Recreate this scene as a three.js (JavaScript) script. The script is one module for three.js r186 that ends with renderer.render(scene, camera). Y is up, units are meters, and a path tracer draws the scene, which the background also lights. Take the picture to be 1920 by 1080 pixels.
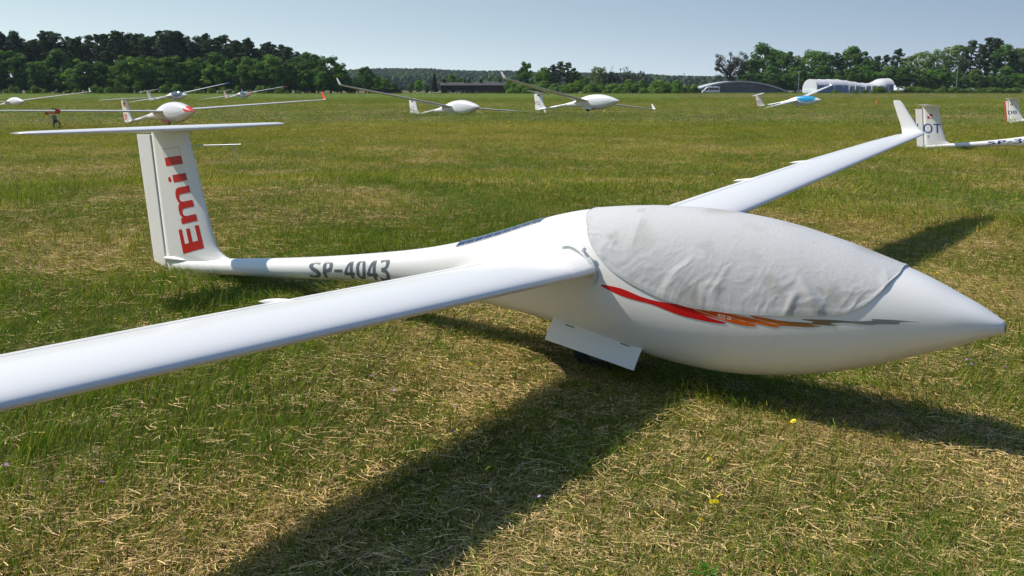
import * as THREE from 'three';
import { mergeGeometries } from 'three/addons/utils/BufferGeometryUtils.js';
import { RoundedBoxGeometry } from 'three/addons/geometries/RoundedBoxGeometry.js';

// ---------------------------------------------------------------- camera, sky, sun, exposure
const scene = new THREE.Scene();
const EYE = 1.712;
const camera = new THREE.PerspectiveCamera(2 * Math.atan(540 / 2000) * 180 / Math.PI, 16 / 9, 0.05, 9000);
camera.position.set(0, EYE, 0);
camera.rotation.set(-Math.atan(373 / 2000), 0, 0);
const renderer = new THREE.WebGLRenderer({ antialias: true });
renderer.toneMapping = THREE.LinearToneMapping;
renderer.toneMappingExposure = 1.04;
renderer.shadowMap.enabled = true;

const lerp = (a, b, t) => a + (b - a) * t;
const SUN = new THREE.Vector3(-0.883, 1.0, -0.223).normalize();
const sun = new THREE.DirectionalLight(new THREE.Color(1.0, 0.93, 0.83), 5.0);
sun.position.copy(SUN).multiplyScalar(60);
sun.castShadow = true;
Object.assign(sun.shadow.camera, { left: -60, right: 60, top: 60, bottom: -60, near: 1, far: 400 });
sun.shadow.mapSize.set(4096, 4096);
scene.add(sun, sun.target);

{ // hazy May sky: pale at the horizon, deeper overhead, milky towards the sun
  const W = 512, H = 256, d = new Float32Array(W * H * 4), dir = new THREE.Vector3();
  for (let j = 0; j < H; j++) for (let i = 0; i < W; i++) {
    const lat = ((j + 0.5) / H - 0.5) * Math.PI, lon = ((i + 0.5) / W - 0.5) * 2 * Math.PI;
    dir.set(Math.cos(lat) * Math.cos(lon), Math.sin(lat), Math.cos(lat) * Math.sin(lon));
    const e = Math.max(0, lat), k = 1 - Math.exp(-((e * 4.5) ** 1.3)), a = Math.min(1.95, Math.acos(Math.min(1, dir.dot(SUN)))) - 1.29;
    const c = [[0.525, 0.08, 1.10, 0.85], [0.675, 0.165, 0.98, 0.6], [0.765, 0.36, 0.66, 0.38]].map(([h, z, f, m]) => lerp(h * (1 + m * Math.exp(-e / 0.03)), z, k) * Math.exp(-f * a));
    const p = (j * W + i) * 4; d[p] = c[0]; d[p + 1] = c[1]; d[p + 2] = c[2]; d[p + 3] = 1;
  }
  const t = new THREE.DataTexture(d, W, H, THREE.RGBAFormat, THREE.FloatType);
  t.mapping = THREE.EquirectangularReflectionMapping; t.magFilter = THREE.LinearFilter; t.needsUpdate = true;
  scene.background = t; scene.environment = t;
}
scene.fog = new THREE.FogExp2(new THREE.Color(0.72, 0.86, 1.0), 0.00007);

// ---------------------------------------------------------------- helpers
function rng(seed) { let a = seed >>> 0; return () => { a |= 0; a = a + 0x6D2B79F5 | 0; let t = Math.imul(a ^ a >>> 15, 1 | a); t = t + Math.imul(t ^ t >>> 7, 61 | t) ^ t; return ((t ^ t >>> 14) >>> 0) / 4294967296; }; }
const clamp = (x, a, b) => Math.min(b, Math.max(a, x));
const sstep = (a, b, x) => { const t = clamp((x - a) / (b - a), 0, 1); return t * t * (3 - 2 * t); };
const hash2 = (i, j) => { let n = Math.imul(i, 374761393) + Math.imul(j, 668265263) | 0; n = Math.imul(n ^ n >>> 13, 1274126177); return ((n ^ n >>> 16) >>> 0) / 4294967296; };
function noise(x, y) { const i = Math.floor(x), j = Math.floor(y), u = x - i, v = y - j, a = u * u * (3 - 2 * u), b = v * v * (3 - 2 * v); return lerp(lerp(hash2(i, j), hash2(i + 1, j), a), lerp(hash2(i, j + 1), hash2(i + 1, j + 1), a), b); }
const fbm = (x, y, o = 4) => { let s = 0, w = 0.5, t = 0; for (let k = 0; k < o; k++) { s += w * noise(x, y); t += w; w *= 0.5; x = x * 2.03 + 17.1; y = y * 2.03 + 9.7; } return s / t; };
const taken = {};
const numbered = (n) => { const k = taken[n] = (taken[n] ?? -1) + 1; return k ? `${n}_${String(k).padStart(3, '0')}` : n; };
function tag(o, label, category, group, kind) { if (label) o.userData.label = label; if (category) o.userData.category = category; if (group) o.userData.group = group; if (kind) o.userData.kind = kind; return o; }
function mesh(name, geo, mat, parent) { const m = new THREE.Mesh(geo, mat); m.name = parent === scene ? numbered(name) : name; m.castShadow = m.receiveShadow = true; parent.add(m); return m; }
function thing(name, pos = [0, 0, 0], yaw = 0) { const g = new THREE.Group(); g.name = numbered(name); g.position.set(...pos); g.rotation.y = yaw; scene.add(g); return g; }
const std = (r, g, b, rough = 0.8, o = {}) => new THREE.MeshStandardMaterial({ color: new THREE.Color().setRGB(r, g, b), roughness: rough, ...o });
const phys = (r, g, b, rough, o = {}) => new THREE.MeshPhysicalMaterial({ color: new THREE.Color().setRGB(r, g, b), roughness: rough, ...o });
function geoFrom(pos, idx, uv, col) { const g = new THREE.BufferGeometry(); g.setAttribute('position', new THREE.Float32BufferAttribute(pos, 3)); if (uv) g.setAttribute('uv', new THREE.Float32BufferAttribute(uv, 2)); if (col) g.setAttribute('color', new THREE.Float32BufferAttribute(col, 3)); if (idx) g.setIndex(idx); g.computeVertexNormals(); return g; }
function gridGeo(nu, nv, f) { // f(u, v) -> [x, y, z]
  const p = [], uv = [], id = [];
  for (let i = 0; i <= nu; i++) for (let j = 0; j <= nv; j++) { p.push(...f(i / nu, j / nv)); uv.push(i / nu, 1 - j / nv); }
  for (let i = 0; i < nu; i++) for (let j = 0; j < nv; j++) { const a = i * (nv + 1) + j, b = a + nv + 1; id.push(a, b, a + 1, b, b + 1, a + 1); }
  return geoFrom(p, id, uv);
}
function ringLoft(rings, capA = true, capB = true) { // rings of equal length; first and last point of a ring are the same place (a sharp trailing edge)
  const n = rings[0].length, p = [], uv = [], id = [];
  rings.forEach((r, i) => r.forEach((q, j) => { p.push(...q); uv.push(i / (rings.length - 1), j / (n - 1)); }));
  for (let i = 0; i < rings.length - 1; i++) for (let j = 0; j < n - 1; j++) { const a = i * n + j, b = a + n; id.push(a, b, a + 1, b, b + 1, a + 1); }
  const cap = (r, flip) => { const o = p.length / 3; const c = [0, 0, 0]; r.forEach((q) => { for (let k = 0; k < 3; k++) c[k] += q[k] / n; }); p.push(...c); uv.push(0, 0); r.forEach((q) => { p.push(...q); uv.push(0, 0); }); for (let j = 0; j < n - 1; j++) flip ? id.push(o, o + 2 + j, o + 1 + j) : id.push(o, o + 1 + j, o + 2 + j); };
  if (capA) cap(rings[0], false); if (capB) cap(rings[rings.length - 1], true);
  return geoFrom(p, id, uv);
}
function tube(pts, r, seg = 24, rad = 8) { return new THREE.TubeGeometry(new THREE.CatmullRomCurve3(pts.map((p) => new THREE.Vector3(...p))), seg, r, rad, false); }
function bar(a, b, r0, r1 = r0, rad = 6) { const A = new THREE.Vector3(...a), B = new THREE.Vector3(...b), d = B.clone().sub(A), g = new THREE.CylinderGeometry(r1, r0, d.length(), rad, 1); g.applyQuaternion(new THREE.Quaternion().setFromUnitVectors(new THREE.Vector3(0, 1, 0), d.clone().normalize())); g.translate(...A.add(B).multiplyScalar(0.5).toArray()); return g; }
function box(w, h, d, x, y, z, ry = 0) { const g = new THREE.BoxGeometry(w, h, d); if (ry) g.rotateY(ry); g.translate(x, y, z); return g; }
const merge = (a) => mergeGeometries(a.map((g) => { const q = g.index ? g.toNonIndexed() : g; for (const k of Object.keys(q.attributes)) if (!['position', 'normal', 'uv'].includes(k)) q.deleteAttribute(k); return q; }));
function pchip(X, Y) {
  const n = X.length, h = [], d = [], m = new Array(n).fill(0);
  for (let i = 0; i < n - 1; i++) { h.push(X[i + 1] - X[i]); d.push((Y[i + 1] - Y[i]) / h[i]); }
  for (let i = 1; i < n - 1; i++) if (d[i - 1] * d[i] > 0) { const a = 2 * h[i] + h[i - 1], b = h[i] + 2 * h[i - 1]; m[i] = (a + b) / (a / d[i - 1] + b / d[i]); }
  m[0] = d[0]; m[n - 1] = d[n - 2];
  return (x) => { x = clamp(x, X[0], X[n - 1]); let i = 0; while (i < n - 2 && x > X[i + 1]) i++; const t = (x - X[i]) / h[i], t2 = t * t, t3 = t2 * t; return (2 * t3 - 3 * t2 + 1) * Y[i] + (t3 - 2 * t2 + t) * h[i] * m[i] + (-2 * t3 + 3 * t2) * Y[i + 1] + (t3 - t2) * h[i] * m[i + 1]; };
}
const lin = (X, Y) => (x) => { let i = 0; while (i < X.length - 2 && x > X[i + 1]) i++; return lerp(Y[i], Y[i + 1], clamp((x - X[i]) / (X[i + 1] - X[i]), 0, 1)); };
function canvasTex(w, h, draw) { const c = document.createElement('canvas'); c.width = w; c.height = h; const x = c.getContext('2d'); draw(x, w, h); const t = new THREE.CanvasTexture(c); t.colorSpace = THREE.SRGBColorSpace; t.anisotropy = 8; return t; }
function dataTex(n, f, srgb = false) { const d = new Uint8Array(n * n * 4); for (let j = 0; j < n; j++) for (let i = 0; i < n; i++) { const c = f(i, j), p = (j * n + i) * 4; d[p] = clamp(c[0], 0, 1) * 255; d[p + 1] = clamp(c[1], 0, 1) * 255; d[p + 2] = clamp(c[2], 0, 1) * 255; d[p + 3] = 255; } const t = new THREE.DataTexture(d, n, n); t.wrapS = t.wrapT = THREE.RepeatWrapping; t.magFilter = THREE.LinearFilter; t.minFilter = THREE.LinearMipmapLinearFilter; t.generateMipmaps = true; if (srgb) t.colorSpace = THREE.SRGBColorSpace; t.needsUpdate = true; return t; }
const colX = (u, z) => (u - 960) / 2000 * 0.983 * -z; // east-west place of a far thing seen in column u at depth z

// ---------------------------------------------------------------- ground
const YAW = 0.5597, CY = Math.cos(YAW), SY = Math.sin(YAW), NOSE = [2.5519, -5.3861];
const toS = (x, z) => { const a = x - NOSE[0], b = z - NOSE[1]; return [-(a * CY + b * SY), -a * SY + b * CY]; };
const groundY = (x, z) => { const [s, r] = toS(x, z), w = 1 - sstep(6.5, 15, Math.hypot(s - 2.5, r)); return (w > 0 ? (0.066 * (s - 3) - 0.0098 * r) * w : 0) + 0.05 * (fbm(x * 0.35, z * 0.35, 3) - 0.5) * (Math.hypot(x, z) < 60 ? 1 : 0.6); };
// how dry (0 green .. 1 straw) the mown field is at a place
const dryness = (x, z) => { const D = Math.hypot(x, z), near = fbm(x * 0.55 + 3, z * 0.55, 4), mid = fbm(x * 0.11 + 40, z * 0.22 + 7, 4), far = fbm(x * 0.016, z * 0.06 + 80, 4); const k = sstep(12, 70, D); return clamp(lerp(0.32, 0.30, k) + (lerp(near * 0.75 + mid * 0.25, mid * 0.4 + far * 0.6, k) - 0.5) * lerp(2.2, 2.6, k) - 0.16 * sstep(0, -2.2, x) * sstep(-9, -5, z) + 0.26 * sstep(-0.4, 1.6, x) * sstep(-6.5, -4, z), 0, 1); };
{
  const cut = (lo, hi, mids) => [lo, ...mids, hi];
  const xs = [], zs = [];
  for (let x = -26; x <= 26.01; x += 0.4) xs.push(x); for (let s = 26, st = 0.6; s < 4200;) { s += st; st *= 1.09; xs.push(s); xs.unshift(-s); }
  for (let z = -40; z <= 4.01; z += 0.4) zs.push(z); for (let s = 40, st = 0.6; s < 5200;) { s += st; st *= 1.06; zs.unshift(-s); } zs.push(12, 30, 80, 300, 1500);
  const p = [], uv = [], col = [], id = [];
  for (const z of zs) for (const x of xs) {
    p.push(x, groundY(x, z), z); uv.push(x / 9, z / 9);
    const q = dryness(x, z), v = 0.9 + 0.25 * (fbm(x * 0.9, z * 0.9, 2) - 0.5);
    col.push(lerp(0.23, 0.50, q) * v, lerp(0.26, 0.38, q) * v, lerp(0.05, 0.125, q) * v);
  }
  const nx = xs.length;
  for (let j = 0; j < zs.length - 1; j++) for (let i = 0; i < nx - 1; i++) { const a = j * nx + i; id.push(a, a + nx, a + 1, a + nx, a + nx + 1, a + 1); }
  const R = rng(5);
  const tex = canvasTex(2048, 2048, (c, w) => { // fibres of mown grass lying on soil
    c.fillStyle = '#9b927f'; c.fillRect(0, 0, w, w);
    for (let k = 0; k < 42000; k++) {
      const x = R() * w, y = R() * w, a = R() * 6.283, l = 8 + R() * 26, g = R();
      c.strokeStyle = g < 0.45 ? `rgba(${90 + R() * 60},${95 + R() * 60},${60 + R() * 40},.75)` : g < 0.85 ? `rgba(${190 + R() * 60},${180 + R() * 55},${140 + R() * 60},.7)` : 'rgba(60,58,45,.6)';
      c.lineWidth = 0.8 + R() * 1.4; c.beginPath(); c.moveTo(x, y); c.quadraticCurveTo(x + Math.cos(a) * l * 0.5 + (R() - 0.5) * 8, y + Math.sin(a) * l * 0.5 + (R() - 0.5) * 8, x + Math.cos(a) * l, y + Math.sin(a) * l); c.stroke();
    }
  });
  tex.wrapS = tex.wrapT = THREE.RepeatWrapping;
  const g = geoFrom(p, id, uv, col);
  const m = mesh('ground', g, new THREE.MeshStandardMaterial({ color: 0xffffff, map: tex, vertexColors: true, roughness: 1 }), scene);
  tag(m, 'mown airfield meadow of green and straw-dry grass', 'ground', null, 'structure');
}
// ---------------------------------------------------------------- grass: standing blades and cut straw
{
  const R = rng(11);
  function tuft(n, rad, hMin, hMax, w, bend, lie, seed) {
    const r = rng(seed), p = [], id = [], col = [];
    for (let k = 0; k < n; k++) {
      const a = r() * 6.283, d = Math.sqrt(r()) * rad, x = Math.cos(a) * d, z = Math.sin(a) * d, h = lerp(hMin, hMax, r() ** 1.5), ya = r() * 6.283, b = bend * (0.3 + r()), ww = w * (0.6 + 0.8 * r());
      const dx = Math.cos(ya), dz = Math.sin(ya), o = p.length / 3, S = 4, tw = (r() - 0.5) * 1.2, curl = (r() - 0.5) * 1.0, y0 = lie ? r() * 0.045 : -0.015, tn = 0.5 + 1.0 * r(), tc = lie ? [tn, tn * (0.94 + 0.1 * r()), tn * (0.85 + 0.3 * r())] : r() < 0.14 ? [1.9 * tn, 1.15 * tn, 2.2 * tn] : [tn * (0.8 + 0.4 * r()), tn, tn];
      for (let q = 0; q <= S; q++) {
        const t = q / S; let f, y;
        if (lie) { f = t * h; y = y0 + (0.35 * b) * h * Math.sin(t * 2.4 + 0.2) * (0.3 + r() * 0.2); } else { f = b * h * t * t; y = y0 + h * t * (1 - 0.28 * b * t * t); }
        const c2 = lie ? curl * t : 0, ex = Math.cos(ya + c2), ez = Math.sin(ya + c2), px = x + ex * f, pz = z + ez * f, ws = ww * (lie ? 1 : 1 - t * 0.85) * 0.5, sx = -Math.sin(ya + tw * t) * ws, sz = Math.cos(ya + tw * t) * ws;
        p.push(px - sx, y, pz - sz, px + sx, y + (lie ? ws * 0.8 : 0), pz + sz); col.push(...tc, ...tc);
        if (q < S) { const i = o + q * 2; id.push(i, i + 1, i + 2, i + 1, i + 3, i + 2); }
      }
    }
    return geoFrom(p, id, null, col);
  }
  const mats = { green: new THREE.MeshPhysicalMaterial({ color: 0xffffff, vertexColors: true, roughness: 0.9, specularIntensity: 0.3, side: THREE.DoubleSide, transmission: 0.45, thickness: 0 }), straw: new THREE.MeshStandardMaterial({ color: 0xffffff, vertexColors: true, roughness: 0.7, side: THREE.DoubleSide }) };
  const green = [], straw = [], M = new THREE.Matrix4(), Q = new THREE.Quaternion(), Y = new THREE.Vector3(0, 1, 0), P = new THREE.Vector3(), S = new THREE.Vector3(), C = new THREE.Color();
  const Q2 = new THREE.Quaternion(), AX = new THREE.Vector3();
  function tiltQ(x, z, kind, R) { // tufts lean the way the mower and the wind laid them
    Q.setFromAxisAngle(Y, R() * 6.283); if (kind !== 'green') return Q;
    const a = fbm(x * 0.5 + 9, z * 0.5, 2) * 9, t = 0.15 + 0.55 * noise(x * 0.8, z * 0.8 + 3) + 0.15 * R(); return Q.premultiply(Q2.setFromAxisAngle(AX.set(Math.cos(a), 0, Math.sin(a)), t));
  }
  function place(d0, d1, n, kind, geos, sc, hs, name, label) {
    const per = geos.map(() => []);
    for (let k = 0; k < n; k++) {
      const d = Math.sqrt(lerp(d0 * d0, d1 * d1, R())), a = (R() * 2 - 1) * 0.53, x = d * Math.sin(a), z = -d * Math.cos(a), q = dryness(x, z), u = R();
      if (R() > (d0 < 5 ? 1 : sstep(d0, d0 * 1.45, d)) * (1 - sstep(d1 * 0.72, d1, d) * (d1 > 400 ? 0 : 1))) continue;
      if (kind === 'green' ? u < q * 0.45 : u > 0.10 + q * 0.85) continue;
      const [s, r] = toS(x, z); let k2 = 1; if (s > 0.3 && s < 2.7 && Math.abs(r) < 0.45) k2 = 0.45; if (s > 5.6 && s < 6.6 && Math.abs(r) < 0.12) k2 = 0.5;
      const v = sc * (0.75 + 0.5 * R()), tall = kind === 'green' ? 0.55 + 0.9 * fbm(x * 0.9 + 20, z * 0.9, 3) : 1;
      M.compose(P.set(x, groundY(x, z), z), tiltQ(x, z, kind, R), S.set(v, hs * k2 * tall * (0.75 + 0.5 * R()), v));
      const b = (0.65 + 0.6 * R()) * (d0 > 30 ? 1.26 : d0 > 8 ? 1.2 : 1.15);
      if (kind === 'green') { const y = clamp(R() ** 2 * 0.8 + q * 0.35 + 0.16 * sstep(8, 50, d), 0, 1); C.setRGB(lerp(0.085, 0.35, y) * b, lerp(0.190, 0.335, y) * b, lerp(0.005, 0.042, y) * b); } else { const y = R(); C.setRGB(lerp(0.28, 0.72, y) * b, lerp(0.19, 0.51, y) * b, lerp(0.06, 0.22, y) * b); }
      per[k % geos.length].push([M.clone(), C.clone()]);
    }
    geos.forEach((g, i) => { if (!per[i].length) return; const im = new THREE.InstancedMesh(g, mats[kind], per[i].length); per[i].forEach(([m, c], j) => { im.setMatrixAt(j, m); im.setColorAt(j, c); }); im.name = numbered(name); im.castShadow = im.receiveShadow = true; tag(im, label, name === 'grass' ? 'grass' : 'straw', null, 'stuff'); scene.add(im); });
  }
  const g1 = [1, 2, 3].map((s) => tuft(15, 0.10, 0.02, 0.12, 0.0042, 0.8, false, s)), s1 = [4, 5, 6].map((s) => tuft(22, 0.13, 0.02, 0.11, 0.0025, 0.35, true, s));
  const d1 = [14, 15].map((s) => tuft(12, 0.10, 0.03, 0.11, 0.0027, 1.1, false, s)), t1 = [16, 17].map((s) => tuft(3, 0.03, 0.10, 0.19, 0.0052, 0.5, false, s));
  const g2 = [7, 8].map((s) => tuft(18, 0.17, 0.03, 0.11, 0.006, 0.9, false, s)), s2 = [9, 10].map((s) => tuft(24, 0.2, 0.03, 0.13, 0.0034, 0.4, true, s));
  const g3 = [12].map((s) => tuft(34, 0.5, 0.03, 0.11, 0.016, 1.2, false, s)), s3 = [13].map((s) => tuft(30, 0.5, 0.05, 0.16, 0.010, 0.4, true, s));
  place(2.6, 18, 120000, 'green', g1, 1, 1, 'grass', 'green blades of grass standing in the near field');
  place(2.6, 18, 88000, 'straw', s1, 1, 1, 'cut_straw', 'dry cut straw lying over the near field');
  place(2.6, 18, 54000, 'straw', d1, 1, 1, 'cut_straw', 'dry stalks standing among the near grass');
  place(2.6, 18, 2600, 'green', t1, 1, 1, 'grass', 'taller single blades of grass in the near field');
  place(11, 62, 190000, 'green', g2, 1.25, 1, 'grass', 'green grass of the middle field behind the large glider');
  place(11, 62, 120000, 'straw', s2, 1.3, 1, 'cut_straw', 'dry cut straw of the middle field behind the large glider');
  place(38, 230, 130000, 'green', g3, 1.3, 0.8, 'grass', 'green grass of the far field among the parked gliders');
  place(38, 230, 75000, 'straw', s3, 1.3, 0.8, 'cut_straw', 'dry cut straw of the far field among the parked gliders');
  place(160, 425, 40000, 'green', g3, 2.2, 0.8, 'grass', 'green grass of the field before the hangars and woods');
  place(160, 425, 30000, 'straw', s3, 2.2, 0.8, 'cut_straw', 'dry cut straw of the field before the hangars and woods');
  { // low rosettes of broad-leaved weeds
    const r = rng(41), N = 70, p = [], id = [], col = [];
    for (let k = 0; k < 7; k++) { const a = k * 0.9 + r() * 0.5, l = 0.05 + 0.045 * r(), w = 0.009 + 0.005 * r(), up = 0.25 + 0.5 * r(), o = p.length / 3, tn = 0.8 + 0.4 * r(); for (let q = 0; q <= 4; q++) { const t = q / 4, f = t * l, ww = w * Math.sin(Math.PI * (0.12 + 0.86 * t)), y = 0.012 + up * l * t * (1 - 0.55 * t), cx = Math.cos(a), cz = Math.sin(a); p.push(cx * f + cz * ww, y + 0.25 * ww, cz * f - cx * ww, cx * f, y, cz * f, cx * f - cz * ww, y + 0.25 * ww, cz * f + cx * ww); for (let c = 0; c < 3; c++) col.push(tn, tn, tn); if (q < 4) { const i = o + q * 3; id.push(i, i + 1, i + 3, i + 1, i + 4, i + 3, i + 1, i + 2, i + 4, i + 2, i + 5, i + 4); } } }
    const im = new THREE.InstancedMesh(geoFrom(p, id, null, col), mats.green, N);
    for (let k = 0; k < N; k++) { const d = Math.sqrt(lerp(7, 330, R() ** 1.4)), a = (R() * 2 - 1) * 0.53, x = d * Math.sin(a), z = -d * Math.cos(a), s = 0.4 + 0.6 * R(); M.compose(P.set(x, groundY(x, z) + 0.015, z), Q.setFromAxisAngle(Y, R() * 6.283), S.set(s, s * (0.8 + 1.2 * R()), s)); im.setMatrixAt(k, M); const b = 0.8 + 0.5 * R(); im.setColorAt(k, C.setRGB(0.075 * b, 0.20 * b, 0.016 * b)); }
    im.name = 'broad_leaf_weeds'; im.castShadow = im.receiveShadow = true; tag(im, 'low broad-leaved weeds scattered through the near grass', 'weeds', null, 'stuff'); scene.add(im);
  }
}
// ---------------------------------------------------------------- gliders: body measures in metres, s = behind the nose, h = up, r = to its right
const F_TOP = pchip([0, .008, .02, .06, .127, .236, .374, .515, .66, .8, .954, 1.1, 1.26, 1.42, 1.6, 1.75, 1.93, 2.1, 2.28, 2.47, 2.63, 2.785, 3.11, 3.43, 3.735, 4.22, 4.95, 5.79, 6.28], [.519, .530, .538, .562, .600, .653, .718, .773, .822, .868, .91, .947, .977, .998, 1.013, 1.017, 1.016, 1.007, .990, .965, .930, .887, .781, .689, .621, .544, .452, .373, .33]);
const F_BOT = pchip([0, .08, .2, .33, .46, .6, .74, .89, 1.04, 1.2, 1.36, 1.52, 1.7, 1.86, 2.04, 2.35, 2.65, 2.97, 3.3, 3.86, 4.15, 4.87, 5.6, 6.28], [.47, .437, .384, .333, .283, .23, .182, .14, .106, .08, .062, .057, .066, .082, .108, .17, .225, .268, .30, .338, .340, .298, .256, .215]);
const F_WID = pchip([0, .008, .02, .05, .12, .25, .5, .8, 1.2, 1.6, 2.0, 2.4, 2.8, 3.2, 3.6, 4.2, 5, 5.8, 6.28], [.026, .039, .053, .078, .118, .170, .228, .276, .312, .322, .314, .28, .228, .178, .148, .125, .105, .084, .06]);
const ORG = 1.9; // the wheel stands under s = 1.9
const L = (s, h, r) => [ORG - s, h, r];
function hull(s, ph, off = 0) { const a = F_TOP(s), b = F_BOT(s), w = F_WID(s), c = Math.cos(ph), q = Math.sin(ph), e = 2 / 2.2; return L(s, (a + b) / 2 + ((a - b) / 2 + off) * Math.sign(c) * Math.abs(c) ** e, (w + off) * Math.sign(q) * Math.abs(q) ** e); }
const gelcoat = phys(0.82, 0.805, 0.77, 0.38, { clearcoat: 0.35, clearcoatRoughness: 0.16 });
const redPaint = phys(0.62, 0.035, 0.02, 0.35, { clearcoat: 0.5, clearcoatRoughness: 0.1 });
const bluePaint = phys(0.10, 0.32, 0.62, 0.35), orangePaint = phys(0.50, 0.09, 0.025, 0.5);
const rubber = std(0.018, 0.018, 0.018, 0.85), metal = std(0.55, 0.55, 0.56, 0.3, { metalness: 0.9 }), darkHole = std(0.03, 0.045, 0.11, 0.4);
const gapDark = std(0.05, 0.05, 0.05, 0.9), seamGrey = std(0.45, 0.45, 0.44, 0.6);
const glassMat = phys(0.10, 0.13, 0.15, 0.05, { clearcoat: 1 });
// airfoil point: x 0..1 along the chord, side +1 upper / -1 lower
const foilY = (x, t, side, m = 0.022) => { const y = 5 * t * (0.2969 * Math.sqrt(x) - 0.126 * x - 0.3516 * x * x + 0.2843 * x ** 3 - 0.1036 * x ** 4), p = 0.42, c = x < p ? m / p / p * (2 * p * x - x * x) : m / (1 - p) ** 2 * (1 - 2 * p + 2 * p * x - x * x); return c + side * y; };
function foilRing(st, x0, x1, n, m) { // from the rear lower corner round the nose to the rear upper corner and back
  const out = [], put = (x, y) => { const d = st.droop && x > st.hinge ? (x - st.hinge) * st.droop : 0; out.push(L(st.s + x * st.c, st.h + (st.hb ?? 0) * x * x + (y + d) * st.c * st.nh, st.r + (y + d) * st.c * st.nr + (st.rb ?? 0) * x)); };
  const xs = []; for (let i = 0; i <= n; i++) xs.push(x0 === 0 ? x1 * (0.5 - 0.5 * Math.cos(Math.PI * i / n)) : lerp(x0, x1, i / n));
  for (let i = n; i >= 0; i--) put(xs[i], foilY(xs[i], st.t, -1, m));
  for (let i = x0 === 0 ? 1 : 0; i <= n; i++) put(xs[i], foilY(xs[i], st.t, 1, m));
  out.push(out[0].slice()); return out;
}
const chordOf = lin([0, 0.5, 3, 6, 8, 9.1], [0.76, 0.735, 0.675, 0.555, 0.42, 0.30]);
const W_S = lin([0, 0.5, 3, 6, 9.1], [2.235, 2.24, 2.245, 2.25, 2.245]);
function wingSet(root, o, side, lo) {
  const span = o.span ?? 9.12, tip = side > 0 ? o.tipR : o.tipL, hOf = (r) => 0.632 + (tip - 0.632) * ((r - 0.36) / (span - 0.36)) ** (o.wingBend ?? 1.0), k = span / 9.12;
  const st = (r, ex = {}) => ({ s: W_S(r / k), c: chordOf(r / k), h: hOf(r), r: side * r, nh: 1, nr: 0, t: lerp(0.142, 0.125, r / span), ...ex });
  const n = lo ? 9 : 20, wm = gelcoat, H = 0.83;
  const rs = lo ? [0.56, 3, 6, 8, span] : [0.56, 0.9, 1.5, 2.2, 3, 4, 5, 6, 7, 8, 8.6, span];
  const flip = (rings) => side > 0 ? rings : rings.reverse();
  const w = mesh('wing', ringLoft(flip(rs.map((r) => foilRing(st(r), 0, H, n)))), wm, root);
  if (o.tipPaint) mesh('wing_tip', ringLoft(flip([span - 0.7, span - 0.02].map((r) => foilRing(st(r, { t: 0.14, s: W_S(r / k) - 0.006, c: chordOf(r / k) * 1.02 }), 0, 1, n)))), o.tipPaint, w);
  const fr = []; for (const [r, rb, le, te, t, dh, hb] of [[0.20, -0.13, 0.035, 0.56, 0.172, 0.018, -0.16], [0.27, -0.13, 0.024, 0.44, 0.168, 0.014, -0.14], [0.32, -0.11, 0.014, 0.32, 0.162, 0.010, -0.10], [0.36, -0.08, 0.007, 0.21, 0.156, 0.006, -0.065], [0.41, -0.05, 0.003, 0.12, 0.150, 0.003, -0.035], [0.46, -0.025, 0.001, 0.055, 0.146, 0.001, -0.015], [0.51, -0.008, 0.000, 0.018, 0.143, 0.000, -0.004], [0.565, 0, -0.001, 0, 0.1405, 0, 0]]) { const b = st(r, { h: hOf(Math.max(r, 0.36)) }); fr.push(foilRing({ ...b, s: b.s - le, c: b.c + le + te, t: t * b.c / (b.c + le + te) * (1 + te * 0.35), h: b.h + dh, hb, rb: side * rb }, 0, 1, n)); }
  mesh('wing_root', ringLoft(flip(fr)), gelcoat, root);
  const fl = mesh('flap', ringLoft(flip([0.575, ...rs.slice(1, -1), span - 0.25].map((r) => foilRing(st(r, { hinge: H, droop: o.droop ?? 0.10 }), H + 0.006, 1, 4)))), o.flapPaint ?? wm, root);
  if (!lo) for (const r of [2.25, 4.05, 5.6]) { const b = st(r), te = b.s + b.c; // control horn fairings under the trailing edge
    const pod = gridGeo(14, 10, (u, v) => { const a = v * Math.PI * 2, q = 0.024 * Math.sin(Math.PI * Math.min(1, u * 1.02 + 0.02)) ** 0.6; return L(te - 0.24 + u * 0.37, b.h + 0.004 - 0.012 * u + Math.cos(a) * q * 1.1, b.r + Math.sin(a) * q * 0.65); });
    mesh('horn_fairing', pod, gelcoat, w); }
  if (o.winglet !== false) {
    const b = st(span), path = [[0, 0, 0, 1, 0], [0.035, 0.012, 0.03, 0.92, 0.35], [0.06, 0.05, 0.08, 0.80, 0.75], [0.075, 0.11, 0.135, 0.68, 0.95], [0.095, 0.25, 0.235, 0.55, 0.985], [0.115, 0.40, 0.34, 0.40, 0.99], [0.12, 0.435, 0.38, 0.29, 0.99]];
    const sc = o.wingletScale ?? 1;
    mesh('winglet', ringLoft(flip(path.map(([dr, dh, ds, c, q]) => { const v = Math.sqrt(1 - q * q); return foilRing({ s: b.s + ds * sc, c: b.c * c, h: b.h + dh * sc, r: side * (span + dr * sc), nh: v, nr: -side * q, t: 0.11 }, 0, 1, n, 0.012); }))), o.wingletPaint ?? gelcoat, root);
  }
}
function decal(name, parent, nu, nv, f, tex, mat = {}) { return mesh(name, gridGeo(nu, nv, f), new THREE.MeshStandardMaterial({ map: tex, transparent: true, roughness: 0.4, side: THREE.DoubleSide, ...mat }), parent); }
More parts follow.
